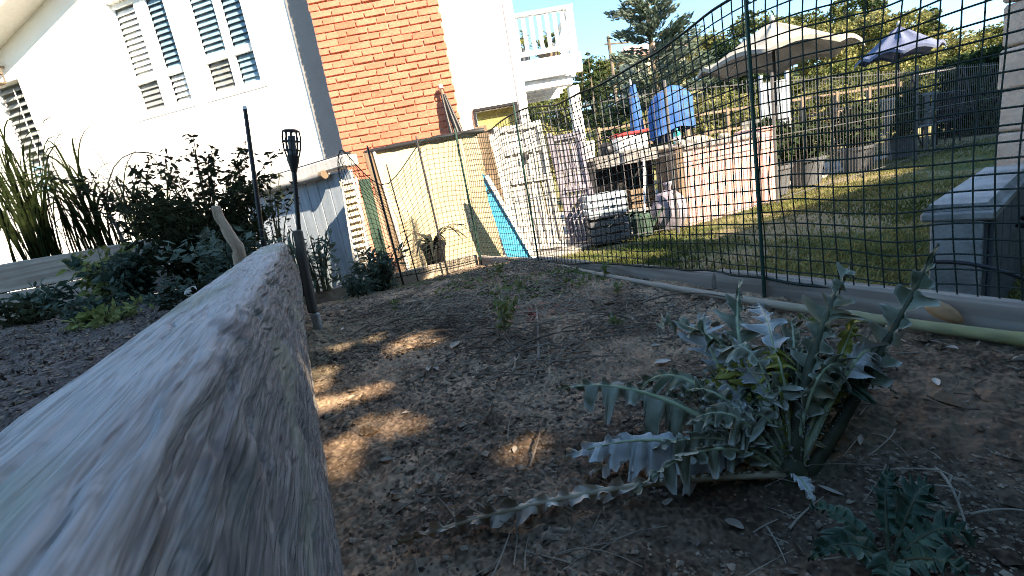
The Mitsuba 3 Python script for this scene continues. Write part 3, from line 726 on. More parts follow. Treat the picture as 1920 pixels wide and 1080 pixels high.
# ------------------------------------------------------------------ stakes, torch, driftwood
tl = thing('torch_light', 'black solar torch light with a caged flame head, standing behind the grey timber', 'torch light')
t0, t1 = np.array([-1.03, 2.32, 0.05]), np.array([-0.915, 2.32, 0.66])
part('stem', tube([t0, t1], 0.011, 10), 'm_black', tl, smooth=True)
ax = (t1 - t0) / np.linalg.norm(t1 - t0)
part('socket', tube([t1 - ax * 0.02, t1 + ax * 0.03, t1 + ax * 0.055, t1 + ax * 0.06], [0.012, 0.026, 0.030, 0.016], 14), 'm_black', tl, smooth=40)
part('core', tube([t1 + ax * 0.055, t1 + ax * 0.145], 0.017, 10), 'm_plasticdark', tl, smooth=40)
e1 = np.cross(ax, [0, 1, 0]); e1 /= np.linalg.norm(e1); e2 = np.cross(ax, e1)
for i in range(10):
    a = i * math.pi / 5
    o = math.cos(a) * e1 + math.sin(a) * e2
    part('cage_bar', tube([t1 + ax * 0.045 + o * 0.026, t1 + ax * 0.09 + o * 0.038, t1 + ax * 0.135 + o * 0.041, t1 + ax * 0.165 + o * 0.036], 0.0028, 5), 'm_black', tl, smooth=True)
cir = lambda h, r: tube([t1 + ax * h + r * (math.cos(a) * e1 + math.sin(a) * e2) for a in np.linspace(0, 2 * np.pi, 21)], 0.0032, 5, False)
for h, r in ((0.165, 0.036), (0.12, 0.0405), (0.08, 0.0365)):
    part('cage_ring', cir(h, r), 'm_black', tl, smooth=True)
part('lid', lathe([(0.0, 0.012), (0.025, 0.008), (0.038, 0.0), (0, -0.002)], 16).apply_transform(np.vstack([np.column_stack([e1, e2 * -1, ax, t1 + ax * 0.166]), [0, 0, 0, 1]])), 'm_black', tl, smooth=40)

ps = thing('garden_stake', 'tall thin dark stake with a pale tip, left of the torch light', 'stake')
q0, q1 = np.array([-1.34, 2.62, 0.08]), np.array([-1.20, 2.62, 1.02])
part('rod', tube([q0, q0 * 0.5 + q1 * 0.5, q1], [0.013, 0.012, 0.010], 10), 'm_darkmetal', ps, smooth=True)
part('tip', tube([q1 - (q1 - q0) * 0.002, q1 + (q1 - q0) * 0.016], [0.0125, 0.009], 10), 'm_plasticwhite', ps, smooth=40)
for (p, q, lb) in [((-3.42, 3.22, 0.05), (-3.50, 3.22, 0.60), 'short black stake in front of the retaining wall at the far left'),
                   ((-2.58, 3.40, 0.08), (-2.68, 3.42, 0.68), 'short black stake in front of the retaining wall nearest the bush')]:
    solo('short_stake', tube([p, (np.array(p) + np.array(q)) / 2, q], [0.011, 0.010, 0.009], 8), 'm_black', lb, 'stake', smooth=40)
def rough(m, amp, f, seed):
    v = np.array(m.vertices); n = np.array(trimesh.Trimesh(v, m.faces, process=False).vertex_normals)
    v += n * ((meshkit.fbm(v * f, 3, seed) - 0.5) * 2 * amp)[:, None]
    return TM(v, m.faces)
dp = np.array([[-1.13, 2.0, 0.12], [-1.12, 2.0, 0.25], [-1.10, 2.0, 0.34], [-1.125, 2.0, 0.43], [-1.145, 2.0, 0.50], [-1.14, 2.0, 0.535]])
dpi = np.stack([np.interp(np.linspace(0, 5, 30), np.arange(6), dp[:, k]) for k in range(3)], 1)
solo('driftwood_branch', rough(tube(dpi, np.linspace(0.027, 0.017, 30), 14), 0.008, 22, 3), 'm_driftwood', 'pale brown barked branch stuck upright in the side bed left of the timber end', 'branch', smooth=True)
mp = thing('wooden_peg', 'short square wooden peg standing against the right face of the weathered timber', 'peg')
pb, pt_ = bed(0.0, 1.86, -0.05), bed(0.022, 1.89, 0.385)
part('post', beam(pb + [0, 0, 0.13], pt_, 0.030, 0.028, 0.005, up=(0, 1, 0)), 'm_pegwood', mp)
part('foot', beam(pb, pb + [0.006, 0, 0.128], 0.029, 0.027, 0.005, up=(0, 1, 0)), 'm_plasticgrey', mp, label='pale grey foot of the peg')

# ------------------------------------------------------------------ yard behind the net
# fence of thin galvanised bars
bf = thing('bar_fence', 'thin galvanised upright bar fence between the lawn and the paved patio', 'fence')
pl = [np.array(p) for p in [(0.30, 4.28), (1.62, 4.33), (3.0, 5.06), (6.3, 7.05), (9.4, 8.7)]]
HT = 1.0
acc = 0.0; nbar = 0
for a, b in zip(pl[:-1], pl[1:]):
    L = np.linalg.norm(b - a); d = (b - a) / L
    for z in (LAWN + 0.06, 0.42, HT - 0.04):
        part('rail', tube([[*a, z], [*b, z]], 0.0045, 5), 'm_steel', bf)
    s = 0.02
    step = 0.066 if L < 3.5 else 0.08
    bar = None
    while s < L:
        p = a + d * s
        if bar is None:
            bar = mikit.ply(tube([[0, 0, LAWN - 0.03], [0, 0, HT]], 0.0036, 5), 'm_steel')
        put('bar', {**bar, 'to_world': T().translate([p[0], p[1], 0])}, bf); nbar += 1
        s += step
    part('post', tube([[*b, LAWN - 0.05], [*b, HT + 0.05]], 0.016, 8), 'm_steel', bf)

# white slatted gate and lilac slatted screen
def slat_panel(name, label, x0, x1, y, z0, z1, n, m, cat_, lean=0.0, rails=(0.06, 0.5, 0.94)):
    k = thing(name, label, cat_)
    P = lambda x, z, dy=0.0: np.array([x + lean * (0.93 - z), y + dy, z])
    w = (x1 - x0 - 0.06) / n
    for i in range(n):
        x = x0 + 0.03 + w * (i + 0.5)
        part('slat', beam(P(x, z0 + 0.03), P(x, z1 - 0.03), w * 0.80, 0.018, 0.003, up=(0, 1, 0)), m, k)
    for s in (x0 + 0.015, x1 - 0.015):
        part('stile', beam(P(s, z0, -0.02), P(s, z1, -0.02), 0.045, 0.03, 0.004, up=(0, 1, 0)), m, k)
    for r in rails:
        z = z0 + (z1 - z0) * r
        part('rail', beam(P(x0 + 0.04, z, -0.024), P(x1 - 0.04, z, -0.024), 0.028, 0.05, 0.004), m, k)
    return k
gk = slat_panel('slatted_gate', 'white slatted wooden gate standing just right of the brown post', 0.09, 0.51, 4.52, -0.29, 0.93, 5, 'm_whitewood', 'gate', 0.06, (0.05, 0.58, 0.80, 0.97))
part('latch', cbox((0.33, 4.47, 0.62), (0.07, 0.03, 0.05), 0.008), 'm_darkmetal', gk)
slat_panel('slatted_screen', 'lilac grey slatted screen between the white gate and the workbench', 0.56, 0.86, 4.58, -0.28, 0.80, 6, 'm_lilac', 'screen', 0.08, (0.05, 0.5, 0.95))

# workbench with clutter
wb = thing('workbench', 'grey timber workbench with a lower shelf on the patio, left of the pink wall', 'workbench')
WX0, WX1, WY0, WY1 = 0.92, 1.76, 4.75, 5.3
for i in range(4):
    part('top_board', cbox(((WX0 + WX1) / 2, WY0 + 0.07 + i * 0.138, 0.50), (WX1 - WX0, 0.13, 0.035), 0.004), 'm_coping', wb)
for x in (WX0 + 0.06, WX1 - 0.06):
    for y in (WY0 + 0.05, WY1 - 0.05):
        part('leg', cbox((x, y, 0.105), (0.06, 0.06, 0.752), 0.005), 'm_darkmetal', wb)
part('apron', cbox(((WX0 + WX1) / 2, WY0 + 0.02, 0.44), (WX1 - WX0 - 0.2, 0.025, 0.08), 0.004), 'm_coping', wb)
part('back_board', cbox(((WX0 + WX1) / 2, WY1 - 0.03, 0.12), (WX1 - WX0 - 0.2, 0.02, 0.60), 0.004), 'm_darkmetal', wb)
part('shelf', cbox(((WX0 + WX1) / 2, (WY0 + WY1) / 2, -0.08), (WX1 - WX0 - 0.05, WY1 - WY0 - 0.2, 0.03), 0.004), 'm_coping', wb)
for z in (-0.18, -0.11):
    part('stretcher', cbox(((WX0 + WX1) / 2, WY0 + 0.05, z - 0.04), (WX1 - WX0 - 0.19, 0.025, 0.025), 0.003), 'm_darkmetal', wb)
def bucket(label, c, r, h, m, rim=None, name='bucket'):
    k = thing(name, label, name.replace('_', ' '))
    part('body', lathe([(0, 0), (r * 0.82, 0), (r, h * 0.96), (r * 1.06, h * 0.96), (r * 1.06, h), (r * 0.94, h), (r * 0.78, 0.02), (0, 0.02)], 22, c), m, k, smooth=40)
    if rim: part('rim', lathe([(r * 1.063, h * 0.90), (r * 1.11, h * 0.92), (r * 1.11, h * 1.02), (r * 1.063, h * 1.03)], 22, c), rim, k, smooth=40)
    return k
bucket('white plastic bucket at the left end of the workbench', (1.00, 4.95, 0.519), 0.085, 0.17, 'm_plasticwhite')
kt = thing('kettle', 'dark round kettle beside the white bucket on the workbench', 'kettle')
part('body', lathe([(0, 0), (0.07, 0), (0.085, 0.05), (0.06, 0.11), (0.02, 0.13), (0, 0.135)], 20, (1.20, 4.98, 0.519)), 'm_darkmetal', kt, smooth=True)
part('handle', tube([np.array([1.20 + 0.07 * math.cos(a), 4.98, 0.60 + 0.11 * math.sin(a)]) for a in np.linspace(0.1, 3.04, 13)], 0.007, 6), 'm_black', kt, smooth=True)
tr = thing('white_tub', 'white rectangular tub with a red rim on the right half of the workbench', 'tub')
part('body', cbox((1.45, 5.0, 0.60), (0.32, 0.24, 0.16), 0.02), 'm_plasticwhite', tr)
part('rim', cbox((1.45, 5.0, 0.695), (0.345, 0.265, 0.026), 0.01), 'm_red', tr)
bn = thing('black_bin', 'black plastic bin standing on the lower shelf of the workbench', 'bin')
part('body', lathe([(0, 0), (0.11, 0), (0.145, 0.27), (0.15, 0.27), (0.15, 0.29), (0.13, 0.29), (0.105, 0.02), (0, 0.02)], 22, (1.22, 5.0, -0.064)), 'm_black', bn, smooth=40)
cr = thing('slatted_crate', 'dark slatted crate on the lower shelf right of the black bin', 'crate')
for i in range(3):
    part('slat', cbox((1.50, 4.90, -0.03 + i * 0.07), (0.26, 0.014, 0.05), 0.003), 'm_brownwood', cr)
    part('slat', cbox((1.50, 5.10, -0.03 + i * 0.07), (0.26, 0.014, 0.05), 0.003), 'm_brownwood', cr)
for x in (1.375, 1.625):
    part('end', cbox((x, 5.0, 0.038), (0.016, 0.184, 0.20), 0.003), 'm_brownwood', cr)
part('base', cbox((1.50, 5.0, -0.055), (0.23, 0.18, 0.012), 0.003), 'm_brownwood', cr)
solo('broom_handle', tube([(1.36, 4.50, LAWN + 0.03), (1.50, 4.72, 0.46)], 0.012, 8), 'm_plasticwhite', 'white stick leaning on the front edge of the workbench', 'stick', smooth=40)
# small table at the far right of the bench with a teal can
sk = thing('side_stand', 'small grey stand with a dark shelf between the workbench and the pink wall', 'stand')
part('top', cbox((1.98, 5.02, 0.50), (0.34, 0.4, 0.03), 0.004), 'm_coping', sk)
for x in (1.84, 2.12):
    for y in (4.86, 5.18):
        part('leg', cbox((x, y, 0.095), (0.035, 0.035, 0.778), 0.004), 'm_darkmetal', sk)
part('shelf', cbox((1.98, 5.02, 0.20), (0.24, 0.28, 0.02), 0.004), 'm_darkmetal', sk)
bt = thing('teal_bottle', 'small teal bottle with a white label on the grey stand', 'bottle')
part('body', lathe([(0, 0), (0.035, 0), (0.035, 0.10), (0.015, 0.13), (0.015, 0.15), (0, 0.15)], 16, (1.93, 4.95, 0.516)), 'm_teal', bt, smooth=40)
part('sticker', lathe([(0.0355, 0.02), (0.0355, 0.07)], 16, (1.93, 4.95, 0.516)), 'm_plasticwhite', bt, smooth=True)

cs = thing('plastic_crates', 'two stacked grey blue plastic crates left of the workbench leg', 'crates')
for i in range(2):
    z = LAWN + .03 + i * .235
    for (dx_, dy_, sx_, sy_) in [(0, -.15, .36, .014), (0, .15, .36, .014), (-.173, 0, .014, .286), (.173, 0, .014, .286)]:
        for zz in (.03, .10, .17):
            part('crate_slat', cbox((.98 + dx_, 4.42 + dy_, z + zz + .02), (sx_, sy_, .05), .004, rot=0), 'm_greyfence' if i else 'm_plasticdark', cs)
    part('crate_base', cbox((.98, 4.42, z + .006), (.332, .286, .012), .003), 'm_plasticdark', cs)
wc = thing('watering_can', 'dark green watering can standing before the workbench', 'watering can')
part('body', lathe([(0, 0), (.09, 0), (.095, .17), (.07, .20), (.06, .20), (.06, .17), (0, .17)], 20, (1.32, 4.42, LAWN + .03)), 'm_greenwood', wc, smooth=40)
part('spout', tube([(1.40, 4.42, LAWN + .08), (1.50, 4.42, LAWN + .22), (1.54, 4.42, LAWN + .25)], [.018, .012, .02], 10), 'm_greenwood', wc, smooth=True)
part('handle', tube(bez((1.24, 4.42, LAWN + .10), (1.14, 4.42, LAWN + .30), (1.30, 4.42, LAWN + .25), 9), .010, 8), 'm_greenwood', wc, smooth=True)
sb = thing('soil_sack', 'slumped pale soil sack at the foot of the pink wall end post', 'sack')
sm = trimesh.creation.icosphere(3, 1.0); sm.vertices = sm.vertices * [.17, .12, .20] + [1.62, 4.52, LAWN + .20]
part('bag', rough(sm, .02, 9, 5), 'm_lilac', sb, smooth=True)
part('tied_neck', tube([(1.62, 4.52, LAWN + .385), (1.63, 4.50, LAWN + .43), (1.62, 4.49, LAWN + .47)], [.03, .022, .045], 10), 'm_lilac', sb, smooth=True)
def resin_chair(c, rot, label):
    k = thing('garden_chair', label, 'chair', 'pale resin garden chairs')
    a = math.radians(rot); R = np.array([[math.cos(a), -math.sin(a), 0], [math.sin(a), math.cos(a), 0], [0, 0, 1]])
    P = lambda q: np.asarray(q, float) @ R.T + c
    part('seat', cbox(c + np.array([0, 0, .42]), (.46, .44, .025), .01, rot=rot), 'm_louvergrey', k)
    for x in (-.2, .2):
        for y, yy in ((-.2, -.24), (.2, .25)):
            part('leg', beam(P((x, yy, 0)), P((x, y, .41)), .035, .03, .005), 'm_louvergrey', k)
        part('arm', beam(P((x * 1.1, -.2, .63)), P((x * 1.1, .24, .65)), .05, .022, .006), 'm_louvergrey', k)
        part('arm_post', beam(P((x * 1.1, -.19, .44)), P((x * 1.1, -.19, .615)), .03, .025, .004), 'm_louvergrey', k)
    for i in range(5):
        x = -.17 + i * .085
        part('back_slat', beam(P((x, .225, .45)), P((x, .31, .90)), .055, .014, .004), 'm_louvergrey', k)
    part('back_rail', beam(P((-.22, .315, .925)), P((.22, .315, .925)), .022, .045, .006), 'm_louvergrey', k)
for (x, y, r, lb) in [(3.75, 6.9, 170, 'pale resin garden chair behind the pink pillar'), (6.0, 7.65, 200, 'pale resin garden chair between the two patio tables'), (7.35, 8.25, 150, 'pale resin garden chair before the far patio table')]:
    resin_chair(np.array([x, y, LAWN + .03]), r, lb)

# pink half wall with coping, dark end post, pillar
pw = thing('pink_wall', 'low pink rendered wall with a rough grey coping along the patio edge', 'wall')
wd = np.array([0.88, 0.475, 0]); wn = np.array([-0.475, 0.88, 0]); wa = math.degrees(math.atan2(wd[1], wd[0]))
w0 = np.array([1.86, 4.62, 0])
part('body', cbox(w0 + wd * 0.60 + wn * 0.16 + [0, 0, 0.06], (1.22, 0.30, 0.74), 0.01, rot=wa), 'm_pink', pw)
rg = np.random.default_rng(4)
for i in range(7):
    part('coping_stone', rough(cbox(w0 + wd * (0.07 + i * 0.178) + wn * 0.16 + [0, 0, 0.462], (0.168, 0.36, 0.062), 0.014, rot=wa).subdivide(), 0.006, 14, i), 'm_coping', pw, smooth=50)
part('end_post', cbox(w0 - wd * 0.058 + wn * 0.14 + [0, 0, 0.09], (0.09, 0.26, 0.78), 0.006, rot=wa), 'm_brownwood', pw)
solo('wall_pillar', cat([cbox(w0 + wd * 1.40 + wn * 0.18 + [0, 0, 0.09], (0.26, 0.28, 0.80), 0.01, rot=wa), cbox(w0 + wd * 1.40 + wn * 0.18 + [0, 0, 0.515], (0.30, 0.32, 0.046), 0.01, rot=wa)]), 'm_pink', 'square pink pillar at the right end of the pink wall', 'pillar')
for i, (s, r) in enumerate([(0.12, 0.045), (0.30, 0.06), (0.46, 0.04), (0.80, 0.05)]):
    m = trimesh.creation.icosphere(2, r); m.vertices = m.vertices * [1.2, 0.9, 0.6] + w0 + wd * s + wn * 0.14 + [0, 0, 0.49 + r * 0.52]
    solo('coping_rock', rough(m, 0.01, 18, i), 'm_stone', ['first', 'second', 'third', 'fourth'][i] + ' loose grey rock from the left on top of the pink wall', 'rock', smooth=True)

# furled blue parasol and covered barbecue
bpz = thing('furled_parasol', 'furled blue parasol on a thin pole behind the workbench', 'parasol')
part('pole', tube([(2.02, 6.3, LAWN), (1.93, 6.3, 1.42)], 0.017, 8), 'm_whitewood', bpz)
part('canopy', rough(lathe([(0.0, 0.60), (0.07, 0.62), (0.085, 0.80), (0.075, 1.0), (0.06, 1.2), (0.03, 1.34), (0, 1.36)], 20, (1.955, 6.3, 0)).subdivide(), 0.02, 12, 4), 'm_bluecloth', bpz, smooth=True)
part('foot', lathe([(0, 0), (0.2, 0), (0.2, 0.05), (0.04, 0.08), (0, 0.08)], 20, (2.02, 6.3, LAWN)), 'm_coping', bpz, smooth=40)
cb = thing('covered_barbecue', 'barbecue under a bright blue cover standing behind the pink wall', 'barbecue')
bx_ = np.array([2.36, 6.2, 0])
def cover(u, v):
    a = u * 2 * np.pi
    w = 0.25 * (np.abs(np.cos(a)) ** 3 + np.abs(np.sin(a)) ** 3) ** (-1 / 3)
    k = np.clip(v, 0, 1)
    top = np.sin(np.clip(k / 0.62, 0, 1) * np.pi / 2) ** 0.8
    rad = w * top * (1 + 0.05 * np.sin(a * 7) * k)
    z = 1.22 - 0.20 * top ** 3 - np.where(k > 0.55, (k - 0.55) / 0.45 * 0.36, 0) + 0.06 * np.cos(a + 1) * top + 0.025 * np.sin(a * 3) * top
    return np.stack([bx_[0] + rad * np.cos(a) * 1.05, bx_[1] + rad * np.sin(a) * 0.9, z], -1)
part('cover', rough(grid(np.linspace(0, 1, 49), np.linspace(0.001, 1, 24), cover), 0.022, 9, 2), 'm_bluecloth', cb, smooth=True)
for x in (-0.19, 0.19):
    for y in (-0.15, 0.15):
        part('leg', tube([bx_ + [x, y, LAWN], bx_ + [x, y, 1.05]], 0.016, 6), 'm_darkmetal', cb)
part('shelf', cbox(bx_ + [0, 0, 0.1], (0.42, 0.34, 0.03), 0.004), 'm_darkmetal', cb)

# wicker armchairs with rounded backs
def armchair(c, rot, label):
    k = thing('wicker_armchair', label, 'armchair', 'wicker armchairs on the patio')
    a = math.radians(rot); R = np.array([[math.cos(a), -math.sin(a), 0], [math.sin(a), math.cos(a), 0], [0, 0, 1]])
    P = lambda q: np.asarray(q, float) @ R.T + c
    def back(u, v):
        th = math.pi * u
        rr_ = 0.27 + 0.02 * v
        h = 0.40 + (0.42 * np.sin(th) ** 0.6 + 0.05) * v
        return P(np.stack([rr_ * np.cos(th), 0.05 + rr_ * np.sin(th) * 0.9, h], -1))
    m = grid(np.linspace(0, 1, 21), np.linspace(0, 1, 7), back)
    sh = np.array(m.vertices); inn = sh + (np.array([*(P((0, 0.05, 0))[:2]), 0]) - sh) * np.array([0.12, 0.12, 0])
    part('back', cat([m, TM(inn, m.faces)]), 'm_wicker', k, smooth=True)
    part('seat', lathe([(0, 0.36), (0.25, 0.36), (0.27, 0.40), (0.25, 0.45), (0, 0.46)], 20, P((0, 0.03, 0))), 'm_wicker', k, smooth=40)
    for x in (-.18, .18):
        for y in (-.15, .2):
            part('leg', tube([P((x, y, 0)), P((x * .9, y * .9, 0.37))], 0.02, 8), 'm_brownwood', k)
armchair(np.array([2.95, 6.25, LAWN + 0.03]), 20, 'tan wicker armchair just right of the blue barbecue cover')
armchair(np.array([3.52, 6.35, LAWN + 0.03]), -15, 'tan wicker armchair further right, behind the pink pillar')

# parasols
def parasol(label, c, R, rim, apex, m, seed, tilt=0.0):
    k = thing('patio_parasol', label, 'parasol')
    n = 8
    def f(u, v):
        a = u * 2 * np.pi + 0.2
        q = (u * n) % 1.0
        between = np.sin(np.pi * q)
        rad = R * v * (1 - 0.07 * between * v)
        z = apex - (apex - rim) * (v ** 1.12) + 0.0 * a
        z = z - 0.20 * between * v * (1 - v) * 1.6 + 0.09 * between * v ** 3
        z = z + tilt * rad * np.cos(a) + 0.02 * np.sin(a * 3 + seed) * v ** 2
        return np.stack([c[0] + rad * np.cos(a), c[1] + rad * np.sin(a), z], -1)
    m1 = grid(np.linspace(0, 1, n * 8 + 1), np.linspace(0.01, 1, 14), f)
    part('canopy', m1, m, k, smooth=True)
    val = grid(np.linspace(0, 1, n * 8 + 1), np.linspace(0, 1, 3), lambda u, v: f(u, np.ones_like(u)) + np.stack([u * 0, u * 0, -0.055 * v], -1))
    part('valance', val, m, k, smooth=True)
    for i in range(n):
        u = np.full(8, i / n); v = np.linspace(0.05, 0.98, 8)
        part('rib', tube(f(u, v) - [0, 0, 0.016], 0.008, 5), 'm_whitewood', k)
    part('pole', tube([(c[0], c[1], LAWN), (c[0], c[1], apex + 0.03)], 0.022, 10), 'm_darkmetal', k, smooth=40)
    part('finial', lathe([(0.0, 0.08), (0.03, 0.05), (0.035, 0.0), (0, -0.02)], 12, (c[0], c[1], apex + 0.02)), 'm_whitewood', k, smooth=True)
    part('foot', lathe([(0, 0), (0.25, 0), (0.25, 0.06), (0.05, 0.1), (0, 0.1)], 20, (c[0], c[1], LAWN)), 'm_coping', k, smooth=40)
parasol('large cream patio parasol open over the dining set', (4.55, 7.6), 1.12, 1.52, 2.08, 'm_cream', 1, -0.03)
parasol('smaller blue grey patio parasol farther right near the dark hedge', (8.45, 9.9), 0.72, 1.55, 2.1, 'm_slate', 3)

# dark metal dining sets under the parasols
def metal_chair(c, rot, label):
    k = thing('metal_chair', label, 'chair', 'dark metal patio chairs')
    a = math.radians(rot); R = np.array([[math.cos(a), -math.sin(a), 0], [math.sin(a), math.cos(a), 0], [0, 0, 1]])
    P = lambda q: np.asarray(q, float) @ R.T + c
    part('seat', cbox(c + np.array([0, 0, 0.43]), (0.44, 0.44, 0.03), 0.01, rot=rot), 'm_darkmetal', k)
    for x in (-.19, .19):
        part('leg', tube([P((x, -.19, 0)), P((x, -.19, .42))], 0.013, 6), 'm_darkmetal', k)
        part('leg', tube([P((x, .2, 0)), P((x, .2, .42)), P((x, .27, .92))], 0.013, 6), 'm_darkmetal', k)
        part('arm', tube([P((x, .22, .64)), P((x * 1.1, -.12, .64)), P((x * 1.1, -.19, .43))], 0.012, 6), 'm_darkmetal', k)
    for i in range(5):
        x = -.16 + i * .08
        part('back_bar', tube([P((x, .205, .46)), P((x, .262, .88))], 0.008, 5), 'm_darkmetal', k)
    part('back_rail', tube([P((-.19, .268, .905)), P((.19, .268, .905))], 0.014, 6), 'm_darkmetal', k)
def metal_table(c, r, label):
    k = thing('round_table', label, 'table')
    part('top', lathe([(0, .70), (r, .70), (r + .01, .715), (r, .73), (0, .73)], 28, (c[0], c[1], LAWN + .03)), 'm_darkmetal', k, smooth=40)
    for i in range(4):
        a = i * math.pi / 2 + .6
        part('leg', tube([(c[0] + r * .75 * math.cos(a), c[1] + r * .75 * math.sin(a), LAWN + .02), (c[0] + r * .35 * math.cos(a), c[1] + r * .35 * math.sin(a), LAWN + .72)], 0.016, 6), 'm_darkmetal', k)
metal_table((4.95, 7.9), 0.5, 'round dark metal table under the cream parasol')
for (x, y, r, lb) in [(4.35, 7.35, 150, 'dark metal chair left of the round table under the cream parasol'), (5.15, 7.25, 190, 'dark metal chair in front of the round table under the cream parasol'),
                      (5.75, 7.85, 260, 'dark metal chair right of the round table under the cream parasol'), (4.9, 8.55, 10, 'dark metal chair behind the round table under the cream parasol')]:
    metal_chair(np.array([x, y, LAWN + .03]), r, lb)
metal_table((7.9, 9.3), 0.55, 'round dark metal table near the blue grey parasol')
for (x, y, r, lb) in [(7.2, 9.0, 120, 'dark metal chair left of the table near the blue grey parasol'), (8.0, 8.6, 185, 'dark metal chair in front of the table near the blue grey parasol'),
                      (8.7, 9.2, 260, 'dark metal chair right of the table near the blue grey parasol'), (6.5, 8.5, 160, 'dark metal chair standing alone between the two patio tables')]:
    metal_chair(np.array([x, y, LAWN + .03]), r, lb)
for i, (x, y, h, lb) in enumerate([(3.35, 5.75, .55, 'dark potted shrub right behind the pink pillar'), (4.1, 6.25, .45, 'low dark potted shrub in front of the cream parasol'), (5.3, 6.9, .60, 'dark potted shrub at the right end of the sunlit grass'), (6.7, 7.8, .75, 'tall dark potted shrub in front of the far patio table')]):
    k = thing('potted_shrub', lb, 'potted plant')
    part('pot', lathe([(0, 0), (.16, 0), (.21, .30), (.23, .30), (.23, .34), (.19, .34), (.18, .30), (0, .30)], 22, (x, y, LAWN + .03)), 'm_plasticdark', k, smooth=40)
    rg = np.random.default_rng(300 + i)
    part('foliage', leafquads(np.array([x, y, LAWN + .36 + h * .5]) + unit(rg, 900) * rg.uniform(.3, 1, (900, 1)) ** .5 * [.30, .30, h * .55], .09, rg), 'm_treedark', k)
gl = thing('glider_swing', 'dark framed swing seat beyond the second table at the far end of the patio', 'swing seat')
for x in (9.2, 10.3):
    part('frame_leg', tube([(x, 10.0, LAWN), (x, 10.4, 1.15)], 0.022, 8), 'm_darkmetal', gl)
    part('frame_leg', tube([(x, 10.8, LAWN), (x, 10.4, 1.15)], 0.022, 8), 'm_darkmetal', gl)
    part('hanger', tube([(x + (0.1 if x < 9.5 else -0.1), 10.4, 1.12), (x + (0.1 if x < 9.5 else -0.1), 10.3, 0.2)], 0.008, 5), 'm_darkmetal', gl)
part('top_bar', tube([(9.2, 10.4, 1.15), (10.3, 10.4, 1.15)], 0.025, 8), 'm_darkmetal', gl)
part('seat', cbox((9.75, 10.3, 0.18), (0.95, 0.42, 0.05), 0.01), 'm_darkmetal', gl)
for i in range(9):
    part('back_slat', cbox((9.35 + i * 0.1, 10.5, 0.45), (0.06, 0.02, 0.5), 0.004), 'm_darkmetal', gl)

# white rail fence and pale blue screen beyond the patio
wf = thing('rail_fence', 'dark brown post and rail fence beyond the patio in front of the trees', 'fence')
fa, fb = np.array([2.2, 9.6]), np.array([10.2, 11.9])
for i in range(9):
    p = fa + (fb - fa) * i / 8
    part('post', cbox((p[0], p[1], 0.42), (0.07, 0.07, 1.50), 0.006, rot=16), 'm_brownwood', wf)
for z in (1.12, 0.72, 0.30):
    part('rail', beam([*fa, z], [*fb, z], 0.03, 0.05, 0.004), 'm_brownwood', wf)
bs2 = thing('blue_screen', 'pale blue upright panel standing behind the cream parasol table', 'panel')
part('sheet', cbox((5.55, 9.3, 0.62), (0.46, 0.04, 1.6), 0.006), 'm_greyfence', bs2)
for x in (5.30, 5.80):
    part('stile', cbox((x, 9.3, 0.64), (0.06, 0.06, 1.84), 0.006), 'm_greyfence', bs2)

# block pillar at the right edge
bpil = thing('block_pillar', 'beige stacked block pillar at the right edge of the picture', 'pillar')
rg = np.random.default_rng(12)
z = LAWN - 0.02; i = 0
while z < 1.5:
    h = 0.19
    part('block', rough(cbox((2.62 + rg.normal(0, .004), 2.16 + rg.normal(0, .004), z + h / 2), (0.34, 0.30, h - 0.008), 0.012, rot=4 + rg.normal(0, .6)).subdivide(), 0.004, 16, i), 'm_block', bpil, smooth=45)
    z += h; i += 1

# deck box on the lawn
db = thing('deck_box', 'grey plastic deck box with a sloped lid on the lawn behind the net', 'storage box')
dx = np.array([0.80, 0.60, 0]); dy = np.array([0.60, -0.80, 0]); do = np.array([1.31, 1.45, 0])
def dbox(s0, s1, w0_, w1_, z0_, z1_, m, nm, ch=0.008, inset=0.0):
    z1_ += 0.022; z0_ = z0_ + (0.022 if z0_ > LAWN + 0.3 else 0)
    c = do + dx * (s0 + s1) / 2 + dy * (w0_ + w1_) / 2 + [0, 0, (z0_ + z1_) / 2]
    return part(nm, cbox(c, (s1 - s0, w1_ - w0_, z1_ - z0_), ch, rot=math.degrees(math.atan2(dx[1], dx[0]))), m, db)
W_ = 0.17
dbox(0.02, 1.02, 0.02, W_ - 0.02, LAWN, 0.055, 'm_plasticdark', 'body')
for i in range(6):
    dbox(0.008, 0.0195, 0.025, W_ - 0.025, LAWN + 0.01 + i * 0.058, LAWN + 0.063 + i * 0.058, 'm_plasticgrey', 'end_panel', 0.006)
for i in range(5):
    dbox(0.05 + i * 0.19, 0.225 + i * 0.19, W_ - 0.0195, W_ - 0.008, LAWN + 0.01, 0.05, 'm_plasticdark', 'side_panel', 0.008)
dbox(0.0, 1.04, 0.0, W_, 0.056, 0.085, 'm_plasticgrey', 'lid_rim', 0.008)
lid = m3.Manifold.hull_points(np.array([do + dx * s + dy * w + [0, 0, zz] for s in (0.008, 1.032) for (w, zz) in ((0.008, 0.108), (W_ - 0.008, 0.108), (0.02, 0.130), (W_ - 0.02, 0.130))]))
part('lid', lid, 'm_plasticgrey', db)
part('handle', tube([do + dx * 0.45 + dy * (W_ + 0.004) + [0, 0, -0.02], do + dx * 0.46 + dy * (W_ + 0.03) + [0, 0, -0.03], do + dx * 0.58 + dy * (W_ + 0.03) + [0, 0, -0.03], do + dx * 0.59 + dy * (W_ + 0.004) + [0, 0, -0.02]], 0.009, 8), 'm_black', db, smooth=True)
hoop = thing('garden_hose', 'thin dark hose loop lying over the front end of the deck box', 'hose')
